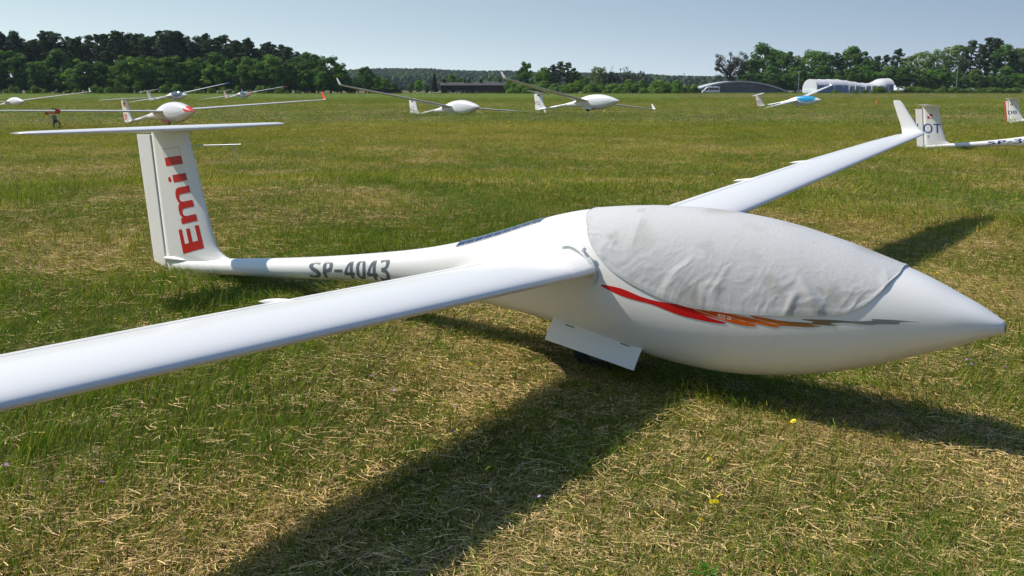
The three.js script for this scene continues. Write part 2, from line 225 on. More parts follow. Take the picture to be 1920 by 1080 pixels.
function drawBox(c, ch, x0, y0, x1, y1, font) { // one text stretched into a box
  c.save(); c.font = font; c.textAlign = 'left'; c.textBaseline = 'alphabetic'; const m = c.measureText(ch), l = m.actualBoundingBoxLeft, w = l + m.actualBoundingBoxRight, h = m.actualBoundingBoxAscent + m.actualBoundingBoxDescent;
  c.translate(x0, y0); c.scale((x1 - x0) / w, (y1 - y0) / h); c.fillText(ch, l, m.actualBoundingBoxAscent); c.restore();
}
const FIN_LE = pchip([.2, .30, .355, .375, .40, .44, .5, .7, 1.0, 1.40], [5.9, 5.6, 5.50, 5.62, 5.71, 5.775, 5.815, 5.877, 5.963, 6.076]);
const HINGE = (h) => lerp(6.353, 6.466, (h - 0.268) / 1.074), F_TE = (h) => lerp(6.562, 6.683, (h - 0.286) / 1.056);
const finHalf = (s, h) => { const a = FIN_LE(h), b = HINGE(h), x = clamp((s - a) / (b - a), 0, 1), t = lerp(0.052, 0.040, clamp((h - 0.3) / 1.1, 0, 1)); return t * Math.min(1, Math.sqrt(x * 2.6) * (1 - 0.18 * x)) * (1 - 0.25 * Math.max(0, x - 0.6) / 0.4); };
const finSkin = (s, h, off) => L(s, h, (s <= HINGE(h) ? finHalf(s, h) : finHalf(HINGE(h), h) * (1 - (s - HINGE(h)) / (F_TE(h) - HINGE(h)) * 0.92)) + off);
// the cloth over the canopy: its hem, from the rear of the roof down the side and forward to the top of the nose
const HEM_S = [2.400, 2.398, 2.394, 2.362, 2.317, 2.272, 2.209, 2.137, 2.073, 1.965, 1.842, 1.722, 1.591, 1.431, 1.277, 1.128, .984, .844, .763, .698, .635, .589, .545, .518, .514], HEM_P = [0, .119, .39, .666, .943, 1.118, 1.274, 1.386, 1.454, 1.535, 1.588, 1.63, 1.656, 1.653, 1.646, 1.624, 1.597, 1.565, 1.527, 1.444, 1.301, 1.097, .769, .43, 0];
const HEM_T = (() => { const t = [0]; for (let i = 1; i < HEM_S.length; i++) t.push(t[i - 1] + Math.hypot(HEM_S[i] - HEM_S[i - 1], (HEM_P[i] - HEM_P[i - 1]) * 0.38)); return t.map((x) => x / t[t.length - 1]); })();
const hemS = pchip(HEM_T, HEM_S), hemP = pchip(HEM_T, HEM_P);
const ridge = (x, y) => 1 - Math.abs(2 * noise(x, y) - 1);
function coverGeo(nt, nv, fold) {
  const at = (u, v) => { // u along, v -1..1 across
    const t = u, a = Math.abs(v), s = lerp(lerp(2.4, 0.514, t * t * (3 - 2 * t) * 0.5 + t * 0.5), hemS(t), a), ph = v * hemP(t);
    let off = 0.006;
    if (fold) {
      const z = v > 0 ? 0 : 31, arc = ph * 0.36, wx = 1.1 * fbm(s * 2.3 + z, arc * 3, 3), wy = 0.9 * fbm(s * 3 + 7, arc * 2.5 + z, 3), patch = sstep(0.34, 0.62, fbm(s * 3.1 + z, arc * 4.2 + 3, 2));
      const low = sstep(0.48, 0.9, a) * (0.25 + 0.75 * patch) * sstep(2.25, 1.95, s), flat = 1 - 0.85 * sstep(0.955, 1, a), rear = sstep(0.62, 1, a) * sstep(1.95, 2.25, s);
      off += low * flat * 0.0062 * (ridge(s * 9 + wx * 3, arc * 2.1 + wy) ** 5 - 0.1);
      off += low * flat * 0.0045 * (ridge(s * 19 + wx * 7, arc * 6 + wy * 4) ** 4 - 0.12);
      off += (0.06 + 0.94 * sstep(0.4, 0.85, a)) * flat * 0.002 * (ridge(s * 30 + wx * 12, arc * 26 + wy * 12) ** 3 - 0.15);
      off += rear * flat * 0.007 * (ridge(s * 4 + wx * 2, arc * 24 + wy * 3) ** 4 - 0.1);
      const q = (s - 0.93) * 0.94 + (a - 0.86) * 0.42, along = (a - 0.86) + (s - 0.93) * 0.45; off += 0.015 * Math.exp(-((q / 0.03) ** 2)) * Math.exp(-((along / 0.12) ** 2)) * (v > 0 ? 1 : 0.6) * flat;
      off += 0.009 * Math.exp(-((((s - 1.03) - (a - 0.9) * 0.25) / 0.022) ** 2)) * sstep(0.78, 0.92, a) * flat;
      off += 0.005 * Math.exp(-(((s - 0.565 - (0.98 - a) * 0.12) / 0.02) ** 2)) * sstep(0.6, 0.95, a) * sstep(0.3, 0.6, Math.abs(ph));
      off = Math.max(off, 0.003) + 0.002 * sstep(0.955, 0.97, a);
    }
    return [s, ph, off];
  };
  const p = [], uv = [], id = [];
  for (let i = 0; i <= nt; i++) for (let j = 0; j <= nv; j++) { const [s, ph, off] = at(i / nt, j / nv * 2 - 1); p.push(...hull(s, ph, off)); uv.push(s, ph * 0.36 + 1); }
  for (let i = 0; i < nt; i++) for (let j = 0; j < nv; j++) { const a = i * (nv + 1) + j, b = a + nv + 1; id.push(a, a + 1, b, b, a + 1, b + 1); }
  // the hem turns in to the skin: the cloth has thickness
  const edge = []; for (let i = 0; i <= nt; i++) edge.push([i, nv]); for (let i = nt; i >= 0; i--) edge.push([i, 0]);
  const o = p.length / 3; edge.forEach(([i, j]) => { const [s, ph] = at(i / nt, j / nv * 2 - 1), k = i * (nv + 1) + j; p.push(p[k * 3], p[k * 3 + 1], p[k * 3 + 2]); uv.push(0, 0); p.push(...hull(s, ph, -0.004)); uv.push(0, 0); });
  for (let k = 0; k < edge.length - 1; k++) { const a = o + k * 2; id.push(a, a + 2, a + 1, a + 1, a + 2, a + 3); }
  return geoFrom(p, id, uv);
}
function glider(o) {
  const lo = !o.near, root = thing('glider', [o.x, o.y ?? 0, o.z], 0);
  root.rotation.order = 'YXZ'; root.rotation.set(o.bank ?? 0, -o.yaw, o.pitch ?? 0);
  if (o.scale) root.scale.setScalar(o.scale);
  tag(root, o.label, 'glider', o.near ? null : 'gliders parked on the field');
  // fuselage
  const NU = lo ? 46 : 150, NV = lo ? 28 : 72;
  const ring = (s) => { const r = []; for (let j = 0; j <= NV; j++) r.push(hull(s, j / NV * Math.PI * 2)); return r; };
  const rings = []; for (let i = 0; i <= NU; i++) rings.push(ring(6.28 * (i / NU) ** 1.9));
  const fus = mesh('fuselage', ringLoft(rings.reverse()), gelcoat, root);
  mesh('nose_cap', ringLoft([0.004, -0.002].map((s) => { const r = []; for (let j = 0; j <= 20; j++) { const a = j / 20 * Math.PI * 2; r.push(L(s, 0.4945 + 0.023 * Math.cos(a), 0.023 * Math.sin(a))); } return r; })), o.noseHole ?? darkHole, fus);
  if (o.nosePaint) mesh('nose_paint', gridGeo(16, 22, (u, v) => { const ph = lerp(-1.55, 1.55, v), s = 0.002 + u * (0.62 - 0.22 * Math.abs(ph) ** 2 * 0.35 + 0.16 * Math.cos(ph)); return hull(s, ph, 0.003); }), o.nosePaint, fus);
  wingSet(root, o, 1, lo); wingSet(root, o, -1, lo);
  // fin and rudder
  const fr = (h, top) => { const r = [], n = lo ? 10 : 26, a = FIN_LE(h), b = HINGE(h); for (let i = n; i >= 0; i--) { const s = lerp(a, b, (i / n) ** 1.7); r.push(L(s, h, -finHalf(s, h))); } for (let i = 1; i <= n; i++) { const s = lerp(a, b, (i / n) ** 1.7); r.push(L(s, h, finHalf(s, h))); } r.push(r[0].slice()); return r; };
  const hs = lo ? [.222, .30, .36, .40, .46, .7, 1.0, 1.378] : [.222, .26, .30, .33, .355, .365, .375, .39, .40, .42, .44, .47, .5, .6, .8, 1.0, 1.2, 1.378];
  const fin = mesh('fin', ringLoft(hs.map((h) => fr(h)).reverse()), gelcoat, root);
  const rr = (h, dh = 0) => { const r = [], n = 6, a = HINGE(h) + 0.0015, b = F_TE(h), w = finHalf(HINGE(h), h) * 0.97; const pt = (i, q) => { const x = i / n; r.push(L(lerp(a, b, x), h + dh * (1 - x), q * (0.003 + w * (1 - x) * Math.min(1, 0.95 + x * 3)))); }; for (let i = n; i >= 0; i--) pt(i, -1); for (let i = 0; i <= n; i++) pt(i, 1); r.push(r[0].slice()); return r; };
  const rud = mesh('rudder', ringLoft([rr(1.345), rr(1.1), rr(0.8), rr(0.5), rr(0.286, -0.03)]), o.rudderPaint ?? gelcoat, root);
  if (o.rudderEdge) mesh('rudder_edge', ringLoft([1.34, .29].map((h) => [[-.02, -1], [.004, -1], [.004, 1], [-.02, 1]].map(([ds, q]) => L(F_TE(h) + ds - (ds < 0 ? o.edgeWide ?? 0.03 : 0), h, q * (ds < 0 ? 0.016 : 0.005))).concat([L(F_TE(h) - .02 - (o.edgeWide ?? 0.03), h, -0.016)]))), o.rudderEdge, rud);
  // tailplane with elevator
  if (o.tail !== false) {
    const half = o.tailHalf ?? 1.305, tr = lo ? [0, 0.6, 1.1, 1.25, 1.305] : [0, 0.15, 0.4, 0.7, 1.0, 1.15, 1.23, 1.275, 1.297, 1.305];
    const ts = (y) => { const a = Math.abs(y), e = a > 1.15 ? 1 - Math.sqrt(Math.max(0, 1 - ((a - 1.15) / 0.156) ** 2)) : 0, c = lerp(0.485, 0.285, a / 1.305) * (1 - 0.72 * e), s0 = 5.998 + 0.2 * (a / 1.305) ** 1.15 + 0.13 * e; return { s: s0, c, h: 1.402 - 0.0, r: y / 1.305 * half, nh: 1, nr: 0, t: 0.105 }; };
    const ys = [...tr.slice(1).map((y) => -y).reverse(), ...tr];
    mesh('tailplane', ringLoft(ys.map((y) => foilRing(ts(y), 0, 0.73, lo ? 7 : 16, 0))), gelcoat, root);
    mesh('elevator', ringLoft(ys.map((y) => foilRing(ts(y), 0.738, 1, 4, 0))), o.tailPaint ?? gelcoat, root);
    mesh('tailplane_fairing', gridGeo(18, 14, (u, v) => { const a = v * Math.PI * 2, w = Math.sin(Math.PI * clamp(u, 0.02, 0.98)) ** 0.6; return L(6.03 + u * 0.48, 1.372 + 0.026 * w * Math.cos(a), 0.042 * w * Math.sin(a)); }), gelcoat, root);
  }
  // wheel under the belly and its doors, tail wheel
  const wy = o.near ? -0.005 : 0.04;
  const wh = new THREE.TorusGeometry(0.125, 0.055, 12, 28); wh.translate(...L(2.36, wy + 0.1, 0)); const wheel = mesh('wheel', wh, rubber, root);
  const hub = new THREE.CylinderGeometry(0.085, 0.085, 0.07, 20); hub.rotateX(Math.PI / 2); hub.translate(...L(2.36, wy + 0.1, 0)); mesh('wheel_hub', hub, std(0.08, 0.08, 0.08, 0.6), wheel);
  mesh('wheel_strut', merge([bar(L(2.2, 0.25, 0.075), L(2.36, wy + 0.1, 0.07), 0.014), bar(L(2.2, 0.25, -0.075), L(2.36, wy + 0.1, -0.07), 0.014), bar(L(2.42, 0.25, 0.07), L(2.36, wy + 0.1, 0.07), 0.012)]), metal, wheel);
  for (const sd of [1, -1]) {
    const door = gridGeo(16, 8, (u, v) => { const s = lerp(2.605, 1.965, u) + v * 0.035, top = lerp(0.28, 0.172, u); return L(s, top - v * 0.135, sd * (lerp(0.155, 0.185, u) + 0.065 * v - 0.02 * v * v)); });
    const inner = gridGeo(16, 8, (u, v) => { const s = lerp(2.605, 1.965, u) + v * 0.035, top = lerp(0.28, 0.172, u); return L(s, top - v * 0.135, sd * (lerp(0.155, 0.185, u) + 0.065 * v - 0.02 * v * v - 0.009)); });
    const rim = (k, q) => gridGeo(16, 1, (u, v) => { const uu = k === 'u' ? q : u, vv = k === 'v' ? q : u; const s = lerp(2.605, 1.965, uu) + vv * 0.035, top = lerp(0.28, 0.172, uu); return L(s, top - vv * 0.135, sd * (lerp(0.155, 0.185, uu) + 0.065 * vv - 0.02 * vv * vv - 0.009 * v)); });
    const D = mesh('wheel_door', merge([door, inner, rim('u', 0), rim('u', 1), rim('v', 0), rim('v', 1)]), o.doorPaint ?? gelcoat, root);
    if (!lo && sd > 0) for (const u of [0.16, 0.78]) mesh('hinge', tube([0, 0.5, 1].map((k) => { const q = u + k * 0.1; return L(lerp(2.605, 1.965, q) + 0.006, lerp(0.28, 0.172, q) - 0.012, sd * (lerp(0.155, 0.185, q) + 0.008)); }), 0.0028, 8, 6), gapDark, D);
  }
  const tw = new THREE.TorusGeometry(0.06, 0.028, 10, 20); tw.translate(...L(6.05, o.near ? 0.2 : 0.2, 0)); mesh('tail_wheel', tw, rubber, root);
  if (o.canopy) mesh(o.canopyName, coverGeo(o.near ? 220 : 30, o.near ? 150 : 18, o.near), o.canopy, root);
  if (o.finText) { // letters read from the rudder forward
    const { text, colour, s0, s1, h0, h1, font } = o.finText, t = canvasTex(256, 128, (c, w, h) => { c.fillStyle = colour; drawBox(c, text, 4, 4, w - 4, h - 4, font ?? 'bold 90px sans-serif'); });
    decal('fin_lettering', fin, 12, 6, (u, v) => { const h = lerp(h1, h0, v), s = lerp(s0, s1, u) + (h - h0) * 0.11; return finSkin(s, h, 0.004); }, t);
  }
  if (o.finFlag) { const { s0, s1, h0, h1, draw } = o.finFlag; decal('fin_emblem', fin, 6, 6, (u, v) => { const h = lerp(h1, h0, v); return finSkin(lerp(s0, s1, u), h, 0.004); }, canvasTex(96, 96, draw)); }
  if (o.boomText) decal('registration', fus, 24, 14, (u, v) => hull(lerp(o.boomS?.[0] ?? 4.715, o.boomS?.[1] ?? 3.945, u), lerp(0.85, 1.95, v), 0.0025), canvasTex(512, 96, (c, w, h) => { c.fillStyle = o.boomColour ?? '#2a3038'; drawBox(c, o.boomText, 6, 4, w - 6, h - 4, 'bold 80px sans-serif'); }));
  return { root, fus, fin };
}
const flat = (name, o) => o;
const clothTex = (() => { const R = rng(77), pts = []; for (let k = 0; k < 26; k++) pts.push([R() * 2, R() * 2, 0.03 + R() * 0.08, R()]);
  return dataTex(1024, (i, j) => { const x = i / 1024 * 2, y = j / 1024 * 2; let d = 0.55 * sstep(0.56, 0.78, fbm(x * 3.1, y * 3.1, 5)) + 0.6 * sstep(0.62, 0.8, fbm(x * 7 + 9, y * 9, 4)) * noise(x * 2, y * 2 + 5); const w = 0.95 + 0.05 * noise(i * 0.45, j * 0.45); for (const [a, b, r, q] of pts) { const l = Math.hypot(x - a, (y - b) * 1.6); if (l < r * 0.15 * q) d += 0.5; } d = Math.min(1, d); return [lerp(0.775, 0.64, d) * w, lerp(0.775, 0.625, d) * w, lerp(0.77, 0.59, d) * w]; }, true); })();
const clothBump = dataTex(1024, (i, j) => { const x = i / 1024, y = j / 1024; const v = 0.5 * ridge(x * 40 + 3 * fbm(x * 9, y * 9, 2), y * 30 + 4 * fbm(x * 7, y * 8 + 4, 2)) ** 3 + 0.35 * fbm(x * 60, y * 60, 3) + 0.15 * noise(i * 0.5, j * 0.5); return [v, v, v]; });
for (const t of [clothTex, clothBump]) { t.repeat.set(0.5, 0.5); }
clothBump.repeat.set(1, 1);
const clothMat = new THREE.MeshStandardMaterial({ map: clothTex, bumpMap: clothBump, bumpScale: 0.0008, roughness: 0.85, side: THREE.DoubleSide });

{ // the big glider in front
  const G = glider({ near: true, x: NOSE[0] - ORG * CY, z: NOSE[1] - ORG * SY, yaw: YAW, tipR: 0.952, tipL: 1.128, droop: 0.055, canopy: clothMat, canopyName: 'canopy_cover', label: 'large white glider in the foreground with a grey cloth over its canopy', wingBend: 1.0 });
  const { root, fus, fin } = G;
  // flame stripe along the side below the cloth
  const X = (s) => (2.21 - s) / 1.84, flame = canvasTex(2048, 256, (c, w, h) => {
    const px = (q) => [X(q[0]) * w, (q[1] - 1.53) / 0.28 * h];
    const poly = (pts, fill) => { c.fillStyle = fill; c.beginPath(); pts.forEach((q, i) => { const [a, b] = px(q), [a2, b2] = px(pts[(i + 1) % pts.length]); const mx = (a + a2) / 2, my = (b + b2) / 2; i ? c.quadraticCurveTo(a, b, mx, my) : c.moveTo(mx, my); }); const [a, b] = px(pts[0]), [a2, b2] = px(pts[1]); c.quadraticCurveTo(a, b, (a + a2) / 2, (b + b2) / 2); c.closePath(); c.fill(); };
    const gr = c.createLinearGradient(X(1.66) * w, 0, X(0.44) * w, 0); gr.addColorStop(0, '#c63a14'); gr.addColorStop(0.12, '#dd5514'); gr.addColorStop(0.4, '#d5641a'); gr.addColorStop(0.6, '#8a6a42'); gr.addColorStop(0.78, '#787c76'); gr.addColorStop(1, '#7a8284');
    poly([[1.68, 1.64], [1.613, 1.618], [1.564, 1.632], [1.525, 1.650], [1.466, 1.685], [1.51, 1.652], [1.499, 1.641], [1.425, 1.661], [1.36, 1.672], [1.30, 1.690], [1.36, 1.700], [1.283, 1.731], [1.213, 1.755], [1.225, 1.775], [1.284, 1.785], [1.358, 1.764], [1.426, 1.741], [1.511, 1.722], [1.60, 1.70]], gr);
    poly([[1.46, 1.66], [1.384, 1.650], [1.359, 1.653], [1.292, 1.672], [1.235, 1.688], [1.177, 1.704], [1.10, 1.715], [1.0, 1.722], [0.88, 1.726], [0.96, 1.730], [1.05, 1.733], [1.113, 1.747], [1.085, 1.763], [1.128, 1.767], [1.201, 1.742], [1.275, 1.734], [1.341, 1.712], [1.42, 1.69]], gr);
    poly([[1.27, 1.655], [1.227, 1.653], [1.145, 1.667], [1.098, 1.677], [1.019, 1.674], [0.97, 1.682], [0.92, 1.695], [0.85, 1.712], [0.972, 1.726], [1.05, 1.722], [1.12, 1.712], [1.2, 1.70]], gr);
    poly([[1.10, 1.690], [1.019, 1.672], [0.927, 1.670], [0.86, 1.678], [0.76, 1.684], [0.851, 1.690], [0.911, 1.686], [0.98, 1.700]], gr);
    poly([[0.985, 1.638], [0.958, 1.627], [0.864, 1.617], [0.793, 1.609], [0.726, 1.609], [0.67, 1.602], [0.60, 1.578], [0.625, 1.566], [0.598, 1.559], [0.514, 1.555], [0.438, 1.557], [0.36, 1.560], [0.444, 1.571], [0.486, 1.588], [0.473, 1.615], [0.52, 1.628], [0.577, 1.627], [0.618, 1.652], [0.69, 1.640], [0.75, 1.634], [0.778, 1.640], [0.837, 1.660], [0.78, 1.682], [0.86, 1.690], [0.93, 1.672], [0.90, 1.650]], gr);
    c.strokeStyle = 'rgba(255,250,240,.9)'; c.lineCap = 'round'; c.lineWidth = 3.5;
    for (const [a, b] of [[[1.585, 1.668], [1.40, 1.738]], [[1.415, 1.69], [1.28, 1.728]], [[1.21, 1.69], [1.10, 1.728]], [[1.45, 1.65], [1.30, 1.675]]]) { const [x0, y0] = px(a), [x1, y1] = px(b); c.beginPath(); c.moveTo(x0, y0); c.quadraticCurveTo((x0 + x1) / 2, (y0 + y1) / 2 - 4, x1, y1); c.stroke(); }
    poly([[2.20, 1.585], [2.152, 1.580], [2.038, 1.583], [1.929, 1.634], [1.821, 1.652], [1.686, 1.642], [1.613, 1.654], [1.555, 1.703], [1.47, 1.749], [1.40, 1.766], [1.392, 1.778], [1.402, 1.787], [1.484, 1.789], [1.613, 1.776], [1.687, 1.764], [1.775, 1.726], [1.866, 1.691], [1.943, 1.690], [2.039, 1.674], [2.119, 1.639], [2.185, 1.605]], '#cf1418');
    c.save(); const [tx, ty] = px([1.444, 1.672]), [ux, uy] = px([1.364, 1.690]); const [vx, vy] = px([1.444, 1.712]); c.transform((ux - tx) / 100, (uy - ty) / 100, (vx - tx) / 26, (vy - ty) / 26, tx, ty); c.fillStyle = '#fff6ea'; drawBox(c, 'ASG 29', 0, 0, 100, 26, 'bold 60px sans-serif'); c.restore();
  });
  tag(decal('flame_stripe', fus, 120, 14, (u, v) => hull(lerp(2.21, 0.37, u), lerp(1.53, 1.81, v), 0.0016), flame, { roughness: 0.3 }), 'red to orange to grey flame stripe');
  tag(decal('registration', fus, 60, 30, (u, v) => hull(lerp(4.725, 3.935, u), lerp(0.78, 2.32, v), 0.0016), canvasTex(1024, 256, (c, w, h) => { c.fillStyle = '#666c73'; const b = [['S', 6, 158], ['P', 192, 316], ['-', 340, 438], ['4', 460, 590], ['0', 612, 726], ['4', 742, 872], ['3', 892, 1016]]; for (const [ch, a, z] of b) ch === '-' ? c.fillRect(a, h * 0.50, z - a, h * 0.13) : drawBox(c, ch, a, 6, z, h - 6, 'bold 200px sans-serif'); c.lineJoin = 'round'; }), { roughness: 0.3 }), 'grey letters SP-4043 on the tail boom');
  // name and flag on the fin, read upwards
  tag(decal('fin_lettering', fin, 50, 24, (u, v) => { const s = lerp(lerp(6.148, 6.341, u), lerp(5.906, 6.136, u), v), h = lerp(lerp(0.38, 1.235, u), lerp(0.448, 1.258, u), v); return finSkin(s, h, 0.0016); }, canvasTex(1024, 300, (c, w, h) => {
    const f = 'bold 300px sans-serif'; c.fillStyle = '#c81c1c'; drawBox(c, 'E', 4, 6, w * 0.245, h - 6, f); drawBox(c, 'm', w * 0.28, h * 0.24, w * 0.625, h - 6, f);
    c.fillRect(w * 0.675, h * 0.30, w * 0.07, h * 0.70 - 6); c.beginPath(); c.arc(w * 0.71, h * 0.10, h * 0.085, 0, 7); c.fill();
    c.fillRect(w * 0.835, h * 0.06, w * 0.08, h * 0.90); c.strokeStyle = '#b02020'; c.lineWidth = 3; c.strokeRect(w * 0.837, h * 0.065, w * 0.16, h * 0.89);
  }), { roughness: 0.3 }), 'red lettering and red-white flag');
  // solar cells on the back
  const panel = mesh('solar_panel', gridGeo(60, 12, (u, v) => hull(lerp(3.40, 2.74, u), lerp(-0.62, 0.62, v) * lerp(1, 0.62, u), 0.004)), std(0.55, 0.57, 0.60, 0.3), fus);
  for (let k = 0; k < 9; k++) for (let q = 0; q < 2; q++) mesh('solar_cell', gridGeo(6, 6, (u, v) => { const t = (k + 0.04 + u * 0.92) / 9, w = (q + 0.03 + v * 0.94) / 2; return hull(lerp(3.40, 2.74, t), lerp(-0.60, 0.60, w) * lerp(1, 0.62, t), 0.0055); }), phys(0.012, 0.022, 0.06, 0.2, { clearcoat: 1, clearcoatRoughness: 0.05 }), panel);
  // hatch seams
  const seam = (pts) => tube(pts.map(([s, p]) => hull(s, p, -0.0006)), 0.0016, 40, 5);
  mesh('hatch_seam', seam([[3.93, 1.25], [3.96, 0.9], [3.965, 0.5], [3.95, 0]]), seamGrey, fus); mesh('hatch_seam', seam([[2.62, 1.05], [2.57, 0.85], [2.55, 0.5], [2.56, 0]]), seamGrey, fus);
  // tape band standing off the wing root, with its little latch
  const band = [[2.50, 1.10, .008], [2.455, 1.075, .012], [2.41, 1.095, .02], [2.36, 1.145, .028], [2.305, 1.23, .032], [2.262, 1.33, .03], [2.235, 1.43, .022], [2.232, 1.52, .014], [2.262, 1.60, .010]];
  const bc = new THREE.CatmullRomCurve3(band.map(([s, p, f]) => new THREE.Vector3(...hull(s, p, f)))), bl = bc.getPoints(60);
  const bandGeo = (d) => gridGeo(60, 3, (u, v) => { const i = Math.round(u * 60), a = bl[Math.max(0, i - 1)], b = bl[Math.min(60, i + 1)], t = b.clone().sub(a).normalize(), n = new THREE.Vector3(0, 0.35, 1).normalize(), w = t.clone().cross(n).normalize(), p = bl[i].clone().addScaledVector(w, (v - 0.5) * 0.03).addScaledVector(n, d); return p.toArray(); });
  tag(mesh('root_tape', merge([bandGeo(0), bandGeo(-0.003)]), std(0.72, 0.74, 0.70, 0.45, { side: THREE.DoubleSide }), root), 'white band looped round the wing root');
  mesh('latch', new RoundedBoxGeometry(0.022, 0.03, 0.014, 2, 0.004).rotateZ(-0.5).translate(...hull(2.305, 1.19, 0.045)), metal, root);
  // pressure probe on the fin, with its bent end
  mesh('probe', merge([tube([L(6.03, 1.268, 0), L(5.75, 1.279, 0), L(5.475, 1.292, 0)], 0.0052, 12, 8), tube([L(5.56, 1.289, 0), L(5.548, 1.24, 0), L(5.536, 1.184, 0)], 0.004, 8, 8)]), std(0.42, 0.43, 0.43, 0.4, { metalness: 0.5 }), fin);
  // rudder drive fairing low on the fin
  mesh('drive_fairing', gridGeo(22, 16, (u, v) => { const a = v * Math.PI * 2, w = Math.sin(Math.PI * clamp(u * 0.9 + 0.1, 0.0, 1)) ** 0.55 * (1 - 0.35 * u); return L(6.375 - u * 0.26, 0.338 + 0.022 * w * Math.cos(a), 0.045 + 0.026 * w * Math.sin(a)); }), gelcoat, fin);
}
{ // the other gliders on the field
  const silver = phys(0.72, 0.72, 0.73, 0.28, { clearcoat: 0.4 }), blueCloth = phys(0.02, 0.33, 0.62, 0.32, { clearcoat: 0.3 }), white2 = phys(0.82, 0.82, 0.82, 0.3);
  const redHot = phys(0.80, 0.05, 0.04, 0.4), pale = std(0.5, 0.62, 0.72, 0.5);
  const germ = (c, w, h) => { c.fillStyle = '#15171c'; c.fillRect(0, 0, w, h / 3); c.fillStyle = '#c3201c'; c.fillRect(0, h / 3, w, h / 3); c.fillStyle = '#e2a81c'; c.fillRect(0, 2 * h / 3, w, h / 3); };
  const rus = (c, w, h) => { c.fillStyle = '#24262e'; c.fillRect(0, 0, w, h / 2); c.fillStyle = '#c3201c'; c.fillRect(0, h / 2, w, h / 2); };
  const blue = (c, w, h) => { c.fillStyle = '#1d2a6e'; c.fillRect(0, 0, w, h); c.fillStyle = '#c9c9d8'; c.fillRect(w * 0.45, 0, w * 0.1, h); c.fillRect(0, h * 0.45, w, h * 0.1); };
  const check = (c, w, h) => { c.fillStyle = '#8e2a34'; c.fillRect(0, 0, w, h); c.fillStyle = '#e4e4e6'; c.fillRect(w * .06, h * .06, w * .44, h * .44); c.fillRect(w * .5, h * .5, w * .44, h * .44); c.fillStyle = '#c01f2e'; c.fillRect(w * .5, h * .06, w * .44, h * .44); c.fillRect(w * .06, h * .5, w * .44, h * .44); };
  const bigText = { s0: 6.60, s1: 6.10, h0: 0.56, h1: 0.86 };
  const common = { pitch: 0.06, droop: 0.04 };
  glider({ ...common, x: -3.58, z: -72.74, y: -0.09, yaw: 0.747, bank: -0.051, tipR: 1.52, tipL: 0.51, scale: 1.04, tail: false, canopy: silver, canopyName: 'canopy_cover', finText: { ...bigText, text: 'A2', colour: '#3a3f46', font: '100px sans-serif' }, finFlag: { s0: 6.42, s1: 6.22, h0: 1.12, h1: 1.28, draw: blue }, boomText: 'D-KXCY', boomColour: '#5a5f66', label: 'white glider with A2 on its fin and its near wing held high' });
  glider({ ...common, x: 5.36, z: -70.63, y: 0.34, yaw: 0.629, bank: -0.112, tipR: 0.98, tipL: 0.97, canopy: white2, canopyName: 'canopy_cover', finText: { ...bigText, text: 'POL', colour: '#3a3f46', font: '100px sans-serif' }, finFlag: { s0: 6.40, s1: 6.22, h0: 1.17, h1: 1.27, draw: rus }, boomText: 'D-KSCK', boomColour: '#5a5f66', label: 'white glider with POL on its fin, right of the one marked A2' });
  glider({ ...common, x: 27.76, z: -103.44, y: 0.07, yaw: 0.635, bank: 0.114, tipR: 0.87, tipL: 1.03, canopy: blueCloth, canopyName: 'canopy_cover', rudderEdge: redHot, edgeWide: 0.05, wingletPaint: null, finText: { ...bigText, text: '29L', colour: '#20232e', font: '100px sans-serif' }, boomText: 'D-KAFL', boomColour: '#3f4349', label: 'white glider with bright blue canopy cover and red rudder edge before the hangars' }).root.children.filter((m) => m.name === 'winglet').slice(0, 1).forEach((m) => { m.material = redHot; });
  glider({ ...common, x: -15.71, z: -50.11, y: 0.10, yaw: 0.75, bank: 0.035, tipR: 1.10, tipL: 0.77, canopy: silver, canopyName: 'canopy_cover', nosePaint: redHot, doorPaint: redHot, wingletPaint: redHot, rudderEdge: redHot, edgeWide: 0.09, finText: { s0: 6.48, s1: 6.14, h0: 0.40, h1: 0.70, text: '29', colour: '#d8262a' }, finFlag: { s0: 6.42, s1: 6.22, h0: 1.02, h1: 1.24, draw: germ }, boomText: 'D-KXCL', boomColour: '#5a5f66', label: 'white glider with red nose, red wheel door and red 29 on its fin' });
  glider({ ...common, x: -51.34, z: -111.7, y: -0.16, yaw: 0.628, bank: 0.04, tipR: 1.10, tipL: 1.25, canopy: white2, canopyName: 'canopy_cover', flapPaint: orangePaint, droop: 0.75, label: 'white glider with orange-red flaps at the left edge of the field' });
  glider({ ...common, x: -41.51, z: -167.55, y: 0.34, yaw: 0.665, bank: 0.111, tipR: 0.69, tipL: 0.85, canopy: glassMat, canopyName: 'canopy', nosePaint: redHot, rudderPaint: redHot, tipPaint: redHot, winglet: false, label: 'small white glider with red nose tip and clear canopy before the left wood' });
  const twin = glider({ ...common, x: -44.01, z: -142.09, y: 0.24, yaw: 0.535, bank: 0.121, tipR: 0.64, tipL: 1.01, scale: 1.12, canopy: glassMat, canopyName: 'canopy', tipPaint: bluePaint, winglet: false, tailHalf: 1.6, finFlag: { s0: 6.42, s1: 6.22, h0: 1.1, h1: 1.24, draw: germ }, label: 'white glider with clear canopy and blue wing tips behind the red-nosed one' });
  const lot = glider({ ...common, x: 15.75, z: -28.7, y: -0.17, pitch: 0.005, yaw: 0.50, bank: -0.07, tipR: 1.0, tipL: 1.0, canopy: silver, canopyName: 'canopy_cover', tailHalf: 1.25, finFlag: { s0: 6.335, s1: 6.205, h0: 1.075, h1: 1.205, draw: check }, finText: { s0: 6.60, s1: 5.925, h0: 0.66, h1: 0.95, text: 'LOT', colour: '#1f4d9c', font: '100px sans-serif' }, boomText: 'SP-3642', boomS: [4.72, 3.05], boomColour: '#27357a', label: 'white glider with blue LOT and a red-white checker on its fin at the right' });
